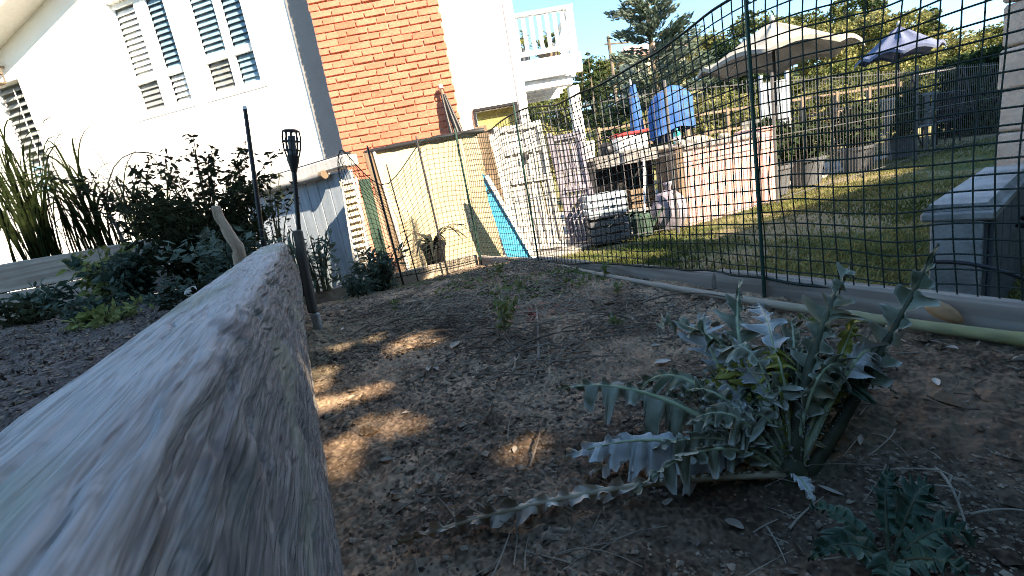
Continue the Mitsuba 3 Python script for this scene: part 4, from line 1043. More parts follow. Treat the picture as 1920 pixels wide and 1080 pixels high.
part('loop', tube(bez(do + dx * -0.01 + dy * 0.02 + [0, 0, -0.05], do + dx * -0.05 + dy * 0.15 + [0, 0, -0.02], do + dx * -0.01 + dy * 0.28 + [0, 0, -0.12], 14), 0.006, 8), 'm_darkmetal', hoop, smooth=True)

# ------------------------------------------------------------------ trees
def blob_crown(rg, n, R, H, leaf, z0=0.35, clumps=26, up=0.4):
    """Leaves in clumps spread through an uneven crown; gaps stay between the clumps."""
    c = unit(rg, clumps) * rg.uniform(0.35, 1.0, (clumps, 1)) ** 0.5
    c = c * [R * 0.78, R * 0.78, H * 0.36] + [0, 0, H * (z0 + 0.36)]
    r = rg.uniform(0.20, 0.42, clumps) * R
    k = rg.integers(clumps, size=n)
    q = unit(rg, n) * rg.uniform(0.3, 1.0, (n, 1)) ** 0.5
    p = c[k] + q * r[k][:, None] * [1, 1, 0.75]
    return leafquads(p, leaf, rg, up, 0.6)
def trunk_mesh(rg, R, H, z0=0.35):
    out = [tube([(0, 0, -0.2), (0.04 * R, 0, H * 0.25), (0.0, 0.05 * R, H * 0.62)], [0.06 * R, 0.045 * R, 0.02 * R], 8)]
    for i in range(6):
        a = i * 1.05 + rg.uniform(0, .5); h = H * rg.uniform(0.22, 0.5)
        out.append(tube([(0, 0, h), (0.3 * R * math.cos(a), 0.3 * R * math.sin(a), h + 0.12 * H), (0.62 * R * math.cos(a), 0.62 * R * math.sin(a), h + 0.22 * H)], [0.03 * R, 0.02 * R, 0.008 * R], 6))
    return cat(out)
def conifer_mesh(rg, R, H, n, droop, leaf, open_=0.0):
    pts, dirs, br = [], [], [tube([(0, 0, -0.3), (0, 0, H * 0.5), (0, 0, H * 0.99)], [0.035 * R + .05, 0.03 * R + .03, 0.012], 7)]
    levels = max(10, int(H * 2.2))
    for i in range(levels):
        f = (i + 0.5) / levels
        z = H * (0.12 + 0.87 * f); L = R * (1 - f) ** 0.8 * rg.uniform(0.75, 1.1) + 0.12
        nbr = 7 if f < 0.8 else 5
        for j in range(nbr):
            if rg.random() < open_: continue
            a = rg.uniform(0, 2 * np.pi); l = L * rg.uniform(0.6, 1.1)
            e = np.array([math.cos(a) * l, math.sin(a) * l, -droop * l + rg.uniform(-.1, .1) * l])
            p0 = np.array([0, 0, z]); pm = p0 + e * 0.55 + [0, 0, 0.14 * l]; p1 = p0 + e
            b = bez(p0, pm, p1, 5)
            br.append(tube(b, np.linspace(0.02, 0.005, 5) * (0.5 + R * .3), 4, False))
            m = max(4, int(n * l / (levels * 7 * R * 0.55)))
            t = rg.uniform(0.15, 1.02, m) ** 0.8
            q = (1 - t)[:, None] ** 2 * p0 + 2 * (t * (1 - t))[:, None] * pm + (t ** 2)[:, None] * p1
            pts.append(q + rg.normal(0, 0.07 * l + 0.02, (m, 3)) * [1, 1, 0.6]); dirs.append(np.repeat((e / np.linalg.norm(e))[None], m, 0))
    pts, dirs = np.vstack(pts), np.vstack(dirs)
    return leafquads(pts, leaf, rg, 0.3, 0.3, dirs), cat(br)
rgt = np.random.default_rng(31)
BROAD = [(mikit.ply(blob_crown(rgt, 5200, 1.0, 2.2, 0.105, 0.22), None), mikit.ply(trunk_mesh(rgt, 1.0, 2.2), 'm_trunk')) for _ in range(3)]
FIR = []
for _ in range(2):
    a, b = conifer_mesh(rgt, 1.0, 4.0, 5200, 0.28, 0.17)
    FIR.append((mikit.ply(a, None), mikit.ply(b, 'm_trunk')))
def ref(m): return {'type': 'ref', 'id': m}
def tree(name, label, x, y, z, sx, sz, kind, m, group=None):
    k = thing(name, label, 'tree' if 'shrub' not in name and 'hedge' not in name else 'shrub', group)
    tw = T().translate([x, y, z]).rotate([0, 0, 1], float((x * 57 + y * 31) % 360)).scale([sx, sx, sz])
    c, t = kind
    put('trunk', {**t, 'to_world': tw}, k)
    put('crown', {**c, 'to_world': tw, 'bsdf': ref(m)}, k)
    return k
def where_(k0, y):
    at = [w for lim, w in ((.2, 'right of the deck railing'), (.33, 'left of the open pine'), (.43, 'just right of the open pine'), (.55, 'left of the cream parasol'), (.75, 'above the cream parasol'), (.9, 'between the two parasols'), (9, 'right of the blue grey parasol')) if k0 < lim][0]
    return (', low on the slope ' if y < 25 else ', high on the slope ' if y > 33 else ', halfway up the slope ') + at
def hz(x, y): return float(hill_z(np.array([x], float), np.array([y], float))[0])
# skyline and slope trees: (x / y, y, crown radius, height)
GRP = 'trees on the slope behind the yard'
rgh = np.random.default_rng(77)
nt = 0
for (k0, y, r, h, kind, m) in [(0.10, 30, 2.0, 4.0, 0, 'm_tree'), (0.155, 26, 1.6, 3.6, 1, 'm_tree'), (0.23, 38, 2.4, 4.2, 2, 'm_tree'), (0.30, 42, 2.4, 4.2, 0, 'm_treelight'),
                               (0.36, 30, 2.0, 3.0, 1, 'm_tree'), (0.42, 44, 2.6, 4.6, 2, 'm_tree'), (0.46, 34, 2.2, 4.4, 0, 'm_treelight'), (0.52, 26, 1.9, 4.6, 1, 'm_treedark'),
                               (0.56, 38, 2.4, 5.2, 2, 'm_tree'), (0.61, 31, 2.1, 4.6, 0, 'm_treelight'), (0.66, 40, 2.4, 4.6, 1, 'm_tree'), (0.70, 28, 2.0, 4.4, 2, 'm_treelight'),
                               (0.76, 36, 2.4, 5.2, 0, 'm_tree'), (0.82, 30, 2.0, 4.6, 1, 'm_treelight'), (0.88, 38, 2.4, 4.4, 2, 'm_tree'), (0.95, 30, 1.9, 3.4, 0, 'm_treelight'), (1.02, 36, 2.2, 3.2, 1, 'm_tree'), (1.10, 30, 1.8, 2.8, 2, 'm_tree'),
                               (0.27, 24, 1.6, 2.2, 0, 'm_treedark'), (0.48, 20, 1.5, 2.6, 1, 'm_treelight'), (0.60, 21, 1.6, 2.5, 2, 'm_tree'), (0.72, 20, 1.5, 2.8, 0, 'm_tree'), (0.86, 22, 1.6, 3.0, 1, 'm_treelight'), (0.98, 21, 1.5, 2.6, 2, 'm_tree'), (0.38, 21, 1.5, 2.4, 1, 'm_treelight'), (0.32, 18.5, 1.3, 2.1, 2, 'm_treelight')]:
    x = k0 * y
    tone = {'m_tree': 'mid green leafy tree', 'm_treelight': 'pale olive leafy tree', 'm_treedark': 'dark leafy tree'}[m] + where_(k0, y)
    tone = ('large ' if r > 2.15 else 'small ' if r < 1.65 else '') + tone
    tree('leafy_tree', tone, x, y, hz(x, y) - 0.1, r, h / 2.2, BROAD[kind], m, {'m_tree': 'mid green trees on the slope', 'm_treelight': 'pale olive trees on the slope', 'm_treedark': 'dark trees on the slope'}[m])
for (k0, y, r, h, m) in [(0.228, 30, 0.95, 4.6, 'm_treedark'), (0.212, 31, 0.9, 3.8, 'm_tree'), (0.248, 33, 0.9, 3.6, 'm_treedark'), (0.262, 36, 0.8, 3.6, 'm_tree'), (0.285, 37, 0.8, 3.0, 'm_treedark'), (0.305, 35, 0.7, 2.2, 'm_tree'), (0.55, 30, 1.1, 6.0, 'm_treedark'), (0.80, 33, 1.2, 6.4, 'm_treedark'), (0.745, 34, 1.0, 5.6, 'm_tree'), (0.925, 31, 0.8, 4.4, 'm_treedark')]:
    x = k0 * y
    lb = ('narrow dark fir' if m == 'm_treedark' else 'narrow mid green fir') + where_(k0, y)
    tree('fir_tree', lb, x, y, hz(x, y) - 0.1, r, h / 4.0, FIR[nt % 2], m, 'dark firs on the slope' if m == 'm_treedark' else 'mid green firs on the slope'); nt += 1
pa, pb_ = conifer_mesh(np.random.default_rng(8), 2.7, 9.6, 15000, -0.40, 0.30, 0.2)
pk = thing('pine_tree', 'tall open grey green pine with upswept branches rising above the net at top centre', 'tree')
px, py = 8.35, 23.5
put('trunk', {**mikit.ply(pb_, 'm_trunk'), 'to_world': T().translate([px, py, hz(px, py) - 0.1])}, pk)
put('crown', {**mikit.ply(pa, 'm_pine'), 'to_world': T().translate([px, py, hz(px, py) - 0.1])}, pk)
# shrubs close behind the patio
for i, (x, y, r, h, kind, m, lb) in enumerate([(1.0, 10.2, 0.9, 1.9, 0, 'm_treelight', 'olive shrub seen under the white deck'), (2.4, 11.5, 1.0, 1.6, 1, 'm_treelight', 'low olive shrub right of the deck post'), (4.0, 12.2, 1.1, 1.9, 2, 'm_tree', 'green shrub behind the rail fence left of the cream parasol'),
                                          (5.9, 12.6, 1.1, 2.0, 0, 'm_treelight', 'pale shrub behind the rail fence right behind the cream parasol'), (7.6, 12.9, 1.1, 1.9, 1, 'm_tree', 'green shrub behind the rail fence between the two parasols'), (9.3, 13.2, 1.1, 2.0, 2, 'm_treelight', 'pale shrub behind the rail fence by the blue grey parasol'),
                                          (11.2, 13.0, 1.1, 2.0, 0, 'm_tree', 'green shrub behind the far end of the rail fence'), (13.2, 14.5, 1.2, 2.0, 1, 'm_treelight', 'pale shrub beyond the dark hedge')]):
    tree('yard_shrub', lb, x, y, LAWN, r, h / 2.2, BROAD[kind], m)
rg = np.random.default_rng(90)
hk = thing('dark_hedge', 'dense dark green hedge at the right end of the patio', 'hedge')
def hedge_pts(n):
    q = rg.uniform(-1, 1, (n, 3)); ax_ = rg.integers(3, size=n); q[np.arange(n), ax_] = np.sign(q[np.arange(n), ax_])
    return q
q = hedge_pts(9000)
part('foliage', leafquads(np.array([11.1, 10.3, 0.55]) + q * [0.75, 0.8, 0.85] * rg.uniform(0.86, 1.03, (9000, 1)), 0.13, rg, 0.3), 'm_treedark', hk)
part('core', rough(cbox((11.1, 10.3, 0.5), (1.25, 1.35, 1.45), 0.2).subdivide().subdivide(), 0.05, 4, 1), 'm_core', hk)
part('trunk', tube([(11.1, 10.3, LAWN - .1), (11.1, 10.3, 0.2)], 0.08, 8), 'm_trunk', hk)

# house on the slope, utility pole
hh = thing('hill_house', 'small tan house with a brown roof among the trees on the slope', 'house')
hx_, hy_ = 11.6, 33.0; hzz = 4.9
part('wall', cbox((hx_, hy_, hzz + 0.6), (3.4, 2.5, 2.4), 0.02, rot=8), 'm_tan', hh)
for sgn in (-1, 1):
    part('roof', slab([(-2.05, 0.0), (2.05, 0.0), (1.9, 1.45), (-1.9, 1.45)], 0.12, (hx_ + (-0.02 if sgn < 0 else 0.02), hy_ + sgn * 1.5, hzz + 1.78), (math.cos(.14), math.sin(.14), 0), (0, -sgn * 0.85, 0.53), (0, sgn * 0.53, 0.85)), 'm_pink' if sgn < 0 else 'm_roof', hh)
for x in (-1.0, 0.1, 1.1):
    w = part('window', cbox((hx_ + x, hy_ - 1.26 + x * .14, hzz + 0.9), (0.6, 0.05, 0.7), 0.01, rot=8), 'm_room', hh)
up_ = thing('utility_pole', 'wooden utility pole with a crossarm on the skyline right of the deck', 'utility pole')
part('pole', tube([(8.25, 30, 3.0), (8.17, 30, 7.75)], 0.10, 8), 'm_trunk', up_)
part('crossarm', beam((7.9, 30, 7.35), (9.4, 30, 7.22), 0.07, 0.09), 'm_trunk', up_)

# ------------------------------------------------------------------ unseen hedge added behind the lens, shaped to shade bed and lawn
def to_ap(p): return np.stack([p @ PD, p @ PN], -1)
DAPPLE_HOLES = []  # gaps bored along the sun rays to lay dapples on the soil
for (x, y, ra, rp) in [(-0.50, 1.02, 0.055, 0.030), (-0.43, 1.03, 0.055, 0.026), (-0.37, 1.045, 0.04, 0.022), (-0.55, 1.15, 0.04, 0.035), (-0.56, 1.25, 0.03, 0.035), (-0.36, 1.40, 0.04, 0.024), (-0.31, 1.42, 0.03, 0.02), (-0.35, 1.34, 0.055, 0.022), (-0.27, 1.35, 0.035, 0.018),
                       (-0.58, 1.46, 0.035, 0.02), (-0.48, 1.48, 0.028, 0.02), (-0.285, 0.83, 0.019, 0.015), (-0.235, 0.835, 0.019, 0.015), (-0.28, 0.875, 0.021, 0.015), (-0.335, 0.88, 0.02, 0.015),
                       (-0.36, 0.80, 0.035, 0.028), (-0.345, 0.73, 0.025, 0.02), (-0.03, 0.685, 0.045, 0.013)]:
    a0, p0 = to_ap(np.array([x, y, 0.0])); DAPPLE_HOLES.append((a0, p0, ra, rp))
sa, sp, sz_ = SUN @ PD, SUN @ PN, SUN[2]
AH = [(-7.0, 5.6), (-3.0, 5.3), (-1.0, 5.2), (0.0, 5.5), (0.75, 5.75), (1.1, 5.0), (1.45, 4.6), (1.75, 2.95), (3.0, 2.70), (6.0, 2.62), (8.3, 2.6), (9.3, 4.4), (18.0, 4.8)]  # top profile shaped to set where the shade ends
def ap(a, p, z): return PD * a + PN * p + UP * z
prof = [(-7.0, LAWN)] + AH + [(18.0, LAWN)]
from shapely.geometry import Polygon as SP
core = trimesh.creation.extrude_polygon(SP(prof), 0.7, engine='earcut')
v = np.array(core.vertices)
core = m3.Manifold(m3.Mesh(np.asarray((PD * v[:, :1] + UP * v[:, 1:2] + PN * (-2.5 - v[:, 2:3])), np.float32), np.asarray(core.faces[:, ::-1], np.uint32)))
if core.volume() < 0: core = m3.Manifold(m3.Mesh(np.asarray((PD * v[:, :1] + UP * v[:, 1:2] + PN * (-2.5 - v[:, 2:3])), np.float32), np.asarray(trimesh.creation.extrude_polygon(SP(prof), 0.7, engine='earcut').faces, np.uint32)))
for (a0, p0, ra, rp) in DAPPLE_HOLES:
    ring_ = [(math.cos(t), math.sin(t)) for t in np.linspace(0, 2 * np.pi, 13)[:-1]]
    pts = []
    for P_ in (-2.2, -3.6):
        t = (p0 - P_) / -sp
        for (c_, s_) in ring_:
            wob = 1 + 0.18 * math.sin(3 * math.atan2(s_, c_) + a0 * 40)
            pts.append(ap(a0 + sa * t + ra * c_ * wob, P_, sz_ * t + rp * s_ * wob * sz_ / -sp))
    core = core - m3.Manifold.hull_points(np.array(pts))
bh = thing('added_hedge', 'unseen tall hedge added behind the viewpoint to shade the bed and lawn', 'hedge')
part('core', core, 'm_core', bh)
rg = np.random.default_rng(41)
n = 26000
a_ = rg.uniform(-7.0, 18.0, n); hh_ = np.interp(a_, [x[0] for x in AH], [x[1] for x in AH])
on_top = rg.random(n) < 0.45
z_ = np.where(on_top, hh_ + rg.normal(0.02, 0.10, n), rg.uniform(LAWN, 1, n) * 0 + LAWN + (hh_ - LAWN) * rg.random(n))
p_ = np.where(on_top, rg.uniform(-3.2, -2.5, n), np.where(rg.random(n) < 0.75, -2.5 + np.abs(rg.normal(0, 0.05, n)), -3.2 - np.abs(rg.normal(0, 0.05, n))))
keep = np.ones(n, bool)
for (a0, p0, ra, rp) in DAPPLE_HOLES:
    t = z_ / sz_
    keep &= ((a_ - sa * t - a0) / (ra + 0.05)) ** 2 + ((p_ - sp * t - p0) / (rp + 0.09)) ** 2 > 1
P3 = PD * a_[:, None] + PN * p_[:, None] + UP * z_[:, None]
part('foliage', leafquads(P3[keep], 0.10, rg, 0.2, 0.6), 'm_tree', bh)

# ------------------------------------------------------------------ lawn grass
rg = np.random.default_rng(55)
def blades(c, h, w, rg):
    n = len(c)
    a = rg.uniform(0, 2 * np.pi, n); d = np.stack([np.cos(a), np.sin(a), a * 0], 1)
    ln = rg.normal(0, 0.5, (n, 3)) * [1, 1, 0]
    hgt = (h * rg.uniform(0.4, 1.2, n))[:, None]
    tip = c + (UP + ln * 0.9) * hgt
    mid = c + (UP + ln * 0.25) * hgt * 0.55
    v = np.stack([c - d * w, c + d * w, mid + d * w * 0.8, mid - d * w * 0.8, tip], 1).reshape(-1, 3)
    b = np.arange(n)[:, None] * 5
    return TM(v, np.vstack([b + [0, 1, 2], b + [0, 2, 3], b + [3, 2, 4]]))
n = 150000
rho = 1.0 + 12.0 * rg.random(n) ** 1.35; th = rg.uniform(math.radians(-3), math.radians(52), n)
x, y = rho * np.sin(th), rho * np.cos(th)
P2 = np.stack([x, y, np.full(n, LAWN)], 1)
rb_, bb_ = P2 @ RD, P2 @ BD
clear = (rb_ > 1.17) | (bb_ > 3.12)
rel = P2 - base
onpav = ((rel @ PN) > -0.02) & ((rel @ PN) < 3.75) & ((rel @ PD) > 0) & ((rel @ PD) < 8.6)
patch = meshkit.fbm(np.stack([x * 1.3, y * 1.3, x * 0], -1), 3, 8)
ok = clear & ~onpav & (rg.random(n) < smooth01((patch - 0.30) / 0.3) * 0.85 + 0.15)
solo('lawn_grass', blades(P2[ok], 0.036, 0.0022 + 0.0005 * 4, rg), 'm_grass', 'short patchy grass of the lawn', 'grass', kind='stuff')

# ------------------------------------------------------------------ litter on the soil
rg = np.random.default_rng(66)
def chips(P, size, rg, flat=0.5):
    """Irregular little clods: jittered octahedra."""
    n = len(P)
    base_ = np.array([[1, 0, 0], [-1, 0, 0], [0, 1, 0], [0, -1, 0], [0, 0, 1], [0, 0, -1]], float)
    f = np.array([[0, 2, 4], [2, 1, 4], [1, 3, 4], [3, 0, 4], [2, 0, 5], [1, 2, 5], [3, 1, 5], [0, 3, 5]])
    s = (size * rg.lognormal(0, 0.55, n))[:, None, None]
    v = base_[None] * rg.uniform(0.5, 1.3, (n, 6, 1)) * s
    a = rg.uniform(0, 2 * np.pi, n); el = rg.uniform(0.6, 1.8, n)
    x, y = v[..., 0] * el[:, None], v[..., 1]
    v = np.stack([x * np.cos(a)[:, None] - y * np.sin(a)[:, None], x * np.sin(a)[:, None] + y * np.cos(a)[:, None], v[..., 2] * flat], -1)
    return TM((P[:, None] + v).reshape(-1, 3), (np.arange(n)[:, None, None] * 6 + f[None]).reshape(-1, 3))
def soil_at(r, b, lift=0.0):
    p = soil_pts(r, b); p[:, 2] += lift; return p
n = 60000
b = 0.12 + 2.9 * rg.random(n) ** 1.7; r = rg.uniform(-0.03, 1.1, n)
dens = meshkit.fbm(np.stack([r * 5, b * 5, r * 0], -1), 3, 17)
ok = rg.random(n) < smooth01((dens - 0.38) / 0.2)
r, b = r[ok], b[ok]
solo('soil_crumbs', chips(soil_at(r, b, 0.001), 0.0022 * (0.5 + 0.8 * np.minimum(b, 1.6)), rg), 'm_chip', 'dark crumbs and wood chips strewn over the bed soil', 'mulch', kind='stuff')
n = 420
b = 0.15 + 2.7 * rg.random(n) ** 1.5; r = rg.uniform(0.0, 1.08, n)
solo('soil_clods', chips(soil_at(r, b, 0.002), 0.008, rg, 0.6), 'm_soil', 'lumps of dry soil lying over the bed', 'soil clods', kind='stuff')
n = 420
b = 0.15 + 2.7 * rg.random(n) ** 1.2; r = rg.uniform(0.0, 1.08, n)
solo('leaf_flakes', leafquads(soil_at(r, b, 0.003), 0.006 + 0.010 * np.minimum(b, 1.5), rg, 1.6, 0.5), 'm_litter', 'small dry leaf flakes scattered over the bed soil', 'leaf litter', kind='stuff')
def twig_set(n, rlo, rhi, blo, bhi, lmin, lmax, rad, seed, lift=0.004, angle=None, steep=0.12):
    rg = np.random.default_rng(seed); out = []
    for _ in range(n):
        r, b = rg.uniform(rlo, rhi), rg.uniform(blo, bhi); L = rg.uniform(lmin, lmax)
        a = rg.uniform(0, 2 * np.pi) if angle is None else angle + rg.normal(0, 0.5)
        z = soil_pts(np.array([r]), np.array([b]))[0, 2] + lift
        d = np.array([math.cos(a), math.sin(a)])
        e = rg.uniform(0, steep) * L
        k = rg.normal(0, 0.12, 2) * L
        pts = np.array([[r, b, z], [r + d[0] * L * .35 + k[0], b + d[1] * L * .35 + k[1], z + e * .6 + .002], [r + d[0] * L * .7 + k[0] * .3, b + d[1] * L * .7, z + e], [r + d[0] * L, b + d[1] * L, z + e * .5]])
        t4 = bez(pts[0], pts[1] * 1.0, pts[3], 6)
        out.append(tube(bedv(t4), np.linspace(rad, rad * 0.4, 6) * rg.uniform(0.6, 1.3), 5, False))
    return cat(out)
solo('fine_twigs', cat([twig_set(700, 0.0, 1.06, 0.22, 2.9, 0.02, 0.11, 0.0012, 1), twig_set(260, 0.35, 0.85, 0.85, 1.5, 0.04, 0.16, 0.0021, 2, 0.006, None, 0.35), twig_set(170, 0.12, 0.5, 1.3, 2.1, 0.04, 0.16, 0.0022, 3, 0.006, None, 0.3), twig_set(140, 0.5, 1.05, 1.5, 2.6, 0.04, 0.14, 0.0022, 4, 0.006, None, 0.3)]),
     'm_twig', 'fine dry twigs scattered over the bed soil', 'twigs', kind='stuff')
# single sticks one can tell apart
for i, (p, q, h, rad, lb) in enumerate([((0.10, 1.68), (0.30, 1.86), 0.012, 0.004, 'pale straight stick on the soil near the wooden peg'),
                                       ((0.45, 0.95), (0.66, 1.35), 0.03, 0.004, 'branched stick in the middle of the twig heap'),
                                       ((0.36, 1.02), (0.62, 1.02), 0.025, 0.0035, 'stick lying across the front of the twig heap'),
                                       ((0.23, 0.58), (0.33, 0.71), 0.008, 0.002, 'short stick in front of the silvery plant, lower centre'),
                                       ((0.62, 0.26), (0.52, 0.19), 0.01, 0.002, 'thin forked stick on dark soil at the lower right'),
                                       ((0.56, 0.205), (0.60, 0.16), 0.008, 0.0018, 'thin pale stick at the bottom right'),
                                       ((0.86, 1.10), (1.02, 0.80), 0.05, 0.003, 'thin curved stick leaning near the right board edging'),
                                       ((0.07, 0.36), (0.12, 0.30), 0.006, 0.0014, 'thin straw stick beside the timber foot at the bottom'),
                                       ((0.30, 2.06), (0.42, 1.80), 0.04, 0.0035, 'dark stick in the left twig heap near the far bush')]):
    za, zb = soil_pts(np.array([p[0], q[0]]), np.array([p[1], q[1]]))[:, 2]
    A_, B_ = bed(p[0], p[1], za + .003), bed(q[0], q[1], zb + .004)
    pts = bez(A_, (A_ + B_) / 2 + [0.01, 0.005, h * 1.6], B_, 9)
    ms = [tube(pts, np.linspace(rad, rad * .5, 9), 6)]
    if i in (1, 4, 8):
        for s in (3, 5):
            ms.append(tube(bez(pts[s], pts[s] + [0.03, 0.01, .015], pts[s] + np.array([0.06 * (-1) ** s, 0.03, 0.01]), 5), np.linspace(rad * .6, rad * .3, 5), 5))
    solo('stick', cat(ms), 'm_twig', lb, 'stick', smooth=True)
def curl_leaf(c, L, W, a, rg, curl=0.5):
    u, v = np.meshgrid(np.linspace(-1, 1, 7), np.linspace(0, 1, 9), indexing='ij')
    w = W * np.sin(np.pi * np.clip(v * 0.92 + 0.04, 0, 1)) ** 0.8
    x = (v - 0.5) * L; y = u * w
    z = curl * np.abs(u) ** 1.5 * w + 0.25 * L * (v - 0.5) ** 2 + rg.normal(0, 0.03 * W, u.shape)
    p = np.stack([x * math.cos(a) - y * math.sin(a), x * math.sin(a) + y * math.cos(a), z], -1).reshape(-1, 3) + c
    i, j = np.meshgrid(np.arange(6), np.arange(8), indexing='ij')
    q = np.stack([i * 9 + j, (i + 1) * 9 + j, (i + 1) * 9 + j + 1, i * 9 + j + 1], -1).reshape(-1, 4)
    return TM(p, q)
# reddish dead leaves near the middle of the bed, and dry ones by the timber
rg = np.random.default_rng(14)
out = []
for _ in range(26):
    r, b = rg.normal(0.66, 0.07), rg.normal(1.30, 0.06)
    out.append(curl_leaf(bed(r, b, soil_pts(np.array([r]), np.array([b]))[0, 2] + .004), rg.uniform(.03, .06), rg.uniform(.006, .011), rg.uniform(0, 6.3), rg))
solo('red_leaf_pile', cat(out), 'm_redleaf', 'small heap of reddish dead leaves in the middle of the bed', 'leaves', kind='stuff', smooth=True)
for i, (r, b, L, lb) in enumerate([(0.62, 0.72, .035, 'dry pale leaf behind the silvery plant'),
                                  (0.33, 1.22, .05, 'dry leaf left of the twig heap'), (0.86, 0.62, .05, 'dry leaf on the soil right of the silvery plant')]):
    solo('dry_leaf', curl_leaf(bed(r, b, soil_pts(np.array([r]), np.array([b]))[0, 2] + .005), L, L * .28, i * 1.3, rg), 'm_dryleaf', lb, 'dead leaf', smooth=True)
out = []
for _ in range(110):
    r, b = rg.uniform(.02, 1.06), .3 + 2.4 * rg.random() ** 1.2
    out.append(curl_leaf(bed(r, b, soil_pts(np.array([r]), np.array([b]))[0, 2] + .003), rg.uniform(.012, .030), rg.uniform(.003, .007), rg.uniform(0, 6.3), rg, .8))
solo('dry_leaf_scatter', cat(out), 'm_dryleaf', 'little curled dry leaves scattered over the bed soil', 'leaf litter', kind='stuff', smooth=True)
# dead leaf litter in the side bed
n = 5200
x = rg.uniform(-3.2, -0.3, n); y = rg.uniform(0.2, 3.4, n)
q = np.stack([x, y, left_z(x, y) + .006], 1); ok = ((q @ RD) < -0.19)
ms = leafquads(q[ok], 0.032, rg, 2.0, 0.4)
solo('leaf_litter', ms, 'm_darklitter', 'grey brown leaf litter covering the side bed left of the timber', 'leaf litter', kind='stuff')
n = 9000
x = rg.uniform(-3.2, -0.3, n); y = rg.uniform(0.2, 3.3, n)
q = np.stack([x, y, left_z(x, y) + .002], 1); ok = ((q @ RD) < -0.19)
solo('side_bed_crumbs', chips(q[ok], 0.006, rg), 'm_chip', 'dark crumbs on the side bed soil', 'mulch', kind='stuff')
m = trimesh.creation.icosphere(2, 0.05); m.vertices = m.vertices * [1, .8, .8] + [-1.62, 2.42, left_z(np.array([-1.62]), np.array([2.42]))[0] + .03]
solo('pale_stone', rough(m, 0.012, 14, 3), 'm_stone', 'pale tan stone among the litter of the side bed', 'stone', smooth=True)
# gourd-shaped potato
gm = lathe([(0.0, -0.040), (0.010, -0.037), (0.018, -0.022), (0.0195, 0.0), (0.017, 0.018), (0.011, 0.034), (0.006, 0.042), (0, 0.044)], 20)
gv = np.array(gm.vertices); gv = gv[:, [2, 0, 1]]
gv = gv @ np.array([[math.cos(.55), 0, -math.sin(.55)], [0, 1, 0], [math.sin(.55), 0, math.cos(.55)]])
gv = gv @ np.array([[math.cos(.9), math.sin(-.9), 0], [math.sin(.9), math.cos(.9), 0], [0, 0, 1]])
gv = gv * 0.78; gz = soil_pts(np.array([1.075]), np.array([0.46]))[0, 2] + .022
solo('dried_gourd', rough(TM(gv + bed(1.082, 0.45, gz + .016), gm.faces), 0.0025, 40, 3), 'm_gourd', 'orange brown tapered dried gourd lying between the bamboo pole and the right edging', 'gourd', smooth=True)

# ------------------------------------------------------------------ plants
def lobed_leaf(p0, p1, p2, W, lobes, face=(0, 0, 1), bare=0.15, floor=0.16, fold=0.35, droop=0.25, ripple=0.22, sweep=0.55, seed=0, tip=0.5):
    """A deeply lobed leaf along a bent midrib; uv.x runs from 0 at the midrib to 1 at the edge."""
    lobes = lobes + 2; N = lobes * 16 + 14
    t = np.linspace(0, 1, N)[:, None]
    p0, p1, p2 = (np.asarray(x, float) for x in (p0, p1, p2))
    S_ = (1 - t) ** 2 * p0 + 2 * t * (1 - t) * p1 + t ** 2 * p2
    tg = np.gradient(S_, axis=0); tg /= np.linalg.norm(tg, axis=1, keepdims=True)
    rg = np.random.default_rng(seed)
    t = t[:, 0]
    q = np.clip((t - bare) / (1 - bare), 0, 1)
    env = np.sin(np.pi * np.clip(q, 0, 1) ** (0.75)) ** 0.7 * (1 - tip * q ** 3)
    env = np.where(t < bare, 0.05, np.maximum(env, 0.05 * (1 - q)))
    tw_a = (meshkit.noise(np.stack([t * 3, t * 0 + seed * 3.7, t * 0], -1), seed) - .5) * 1.5
    fa_ = np.asarray(face, float) + tw_a[:, None] * np.array([.8, .2, -.3])
    sd = np.cross(tg, fa_); sd /= np.linalg.norm(sd, axis=1, keepdims=True) + 1e-9
    nr = np.cross(sd, tg)
    L = np.linalg.norm(p2 - p0)
    cols, uv = [], []
    fr = np.array([0.0, 0.3, 0.6, 0.85, 1.0])
    verts = []; faces = []; uvs = []
    for s in (-1, 1):
        ph = q * lobes + (0.5 if s > 0 else 0.25) + rg.normal(0, .05, N)
        lob = np.abs(np.sin(np.pi * ph)) ** 1.3 * np.random.default_rng(seed * 7 + s + 5).uniform(.3, 1.3, lobes + 4)[np.floor(ph + 1).astype(int).clip(0, lobes + 3)]
        fine = 0.10 * np.abs(np.sin(np.pi * ph * 3))
        w = W * env * (floor + (1 - floor) * lob - fine * lob)
        for f_ in fr:
            x = w * f_
            rip = ripple * W * np.sin(ph * np.pi * 2 + s) * f_ ** 2 + ripple * 0.5 * W * np.sin(ph * 9 + s * 2) * f_
            P_ = S_ + sd * (s * x * math.cos(fold))[:, None] + nr * (x * math.sin(fold) + rip)[:, None] + tg * (sweep * x * lob)[:, None]
            P_ = P_ - UP * (droop * W * (x / W) ** 2 * 1.6)[:, None]
            verts.append(P_); uvs.append(np.stack([np.full(N, f_), t], 1))
    V = np.concatenate(verts); U = np.concatenate(uvs)
    nf_ = len(fr)
    for si in range(2):
        for c_ in range(nf_ - 1):
            a = (si * nf_ + c_) * N; b_ = a + N
            i = np.arange(N - 1)
            q4 = np.stack([a + i, a + i + 1, b_ + i + 1, b_ + i], 1)
            faces.append(q4 if si else q4[:, ::-1])
    return TM(V, np.concatenate(faces)), U, S_
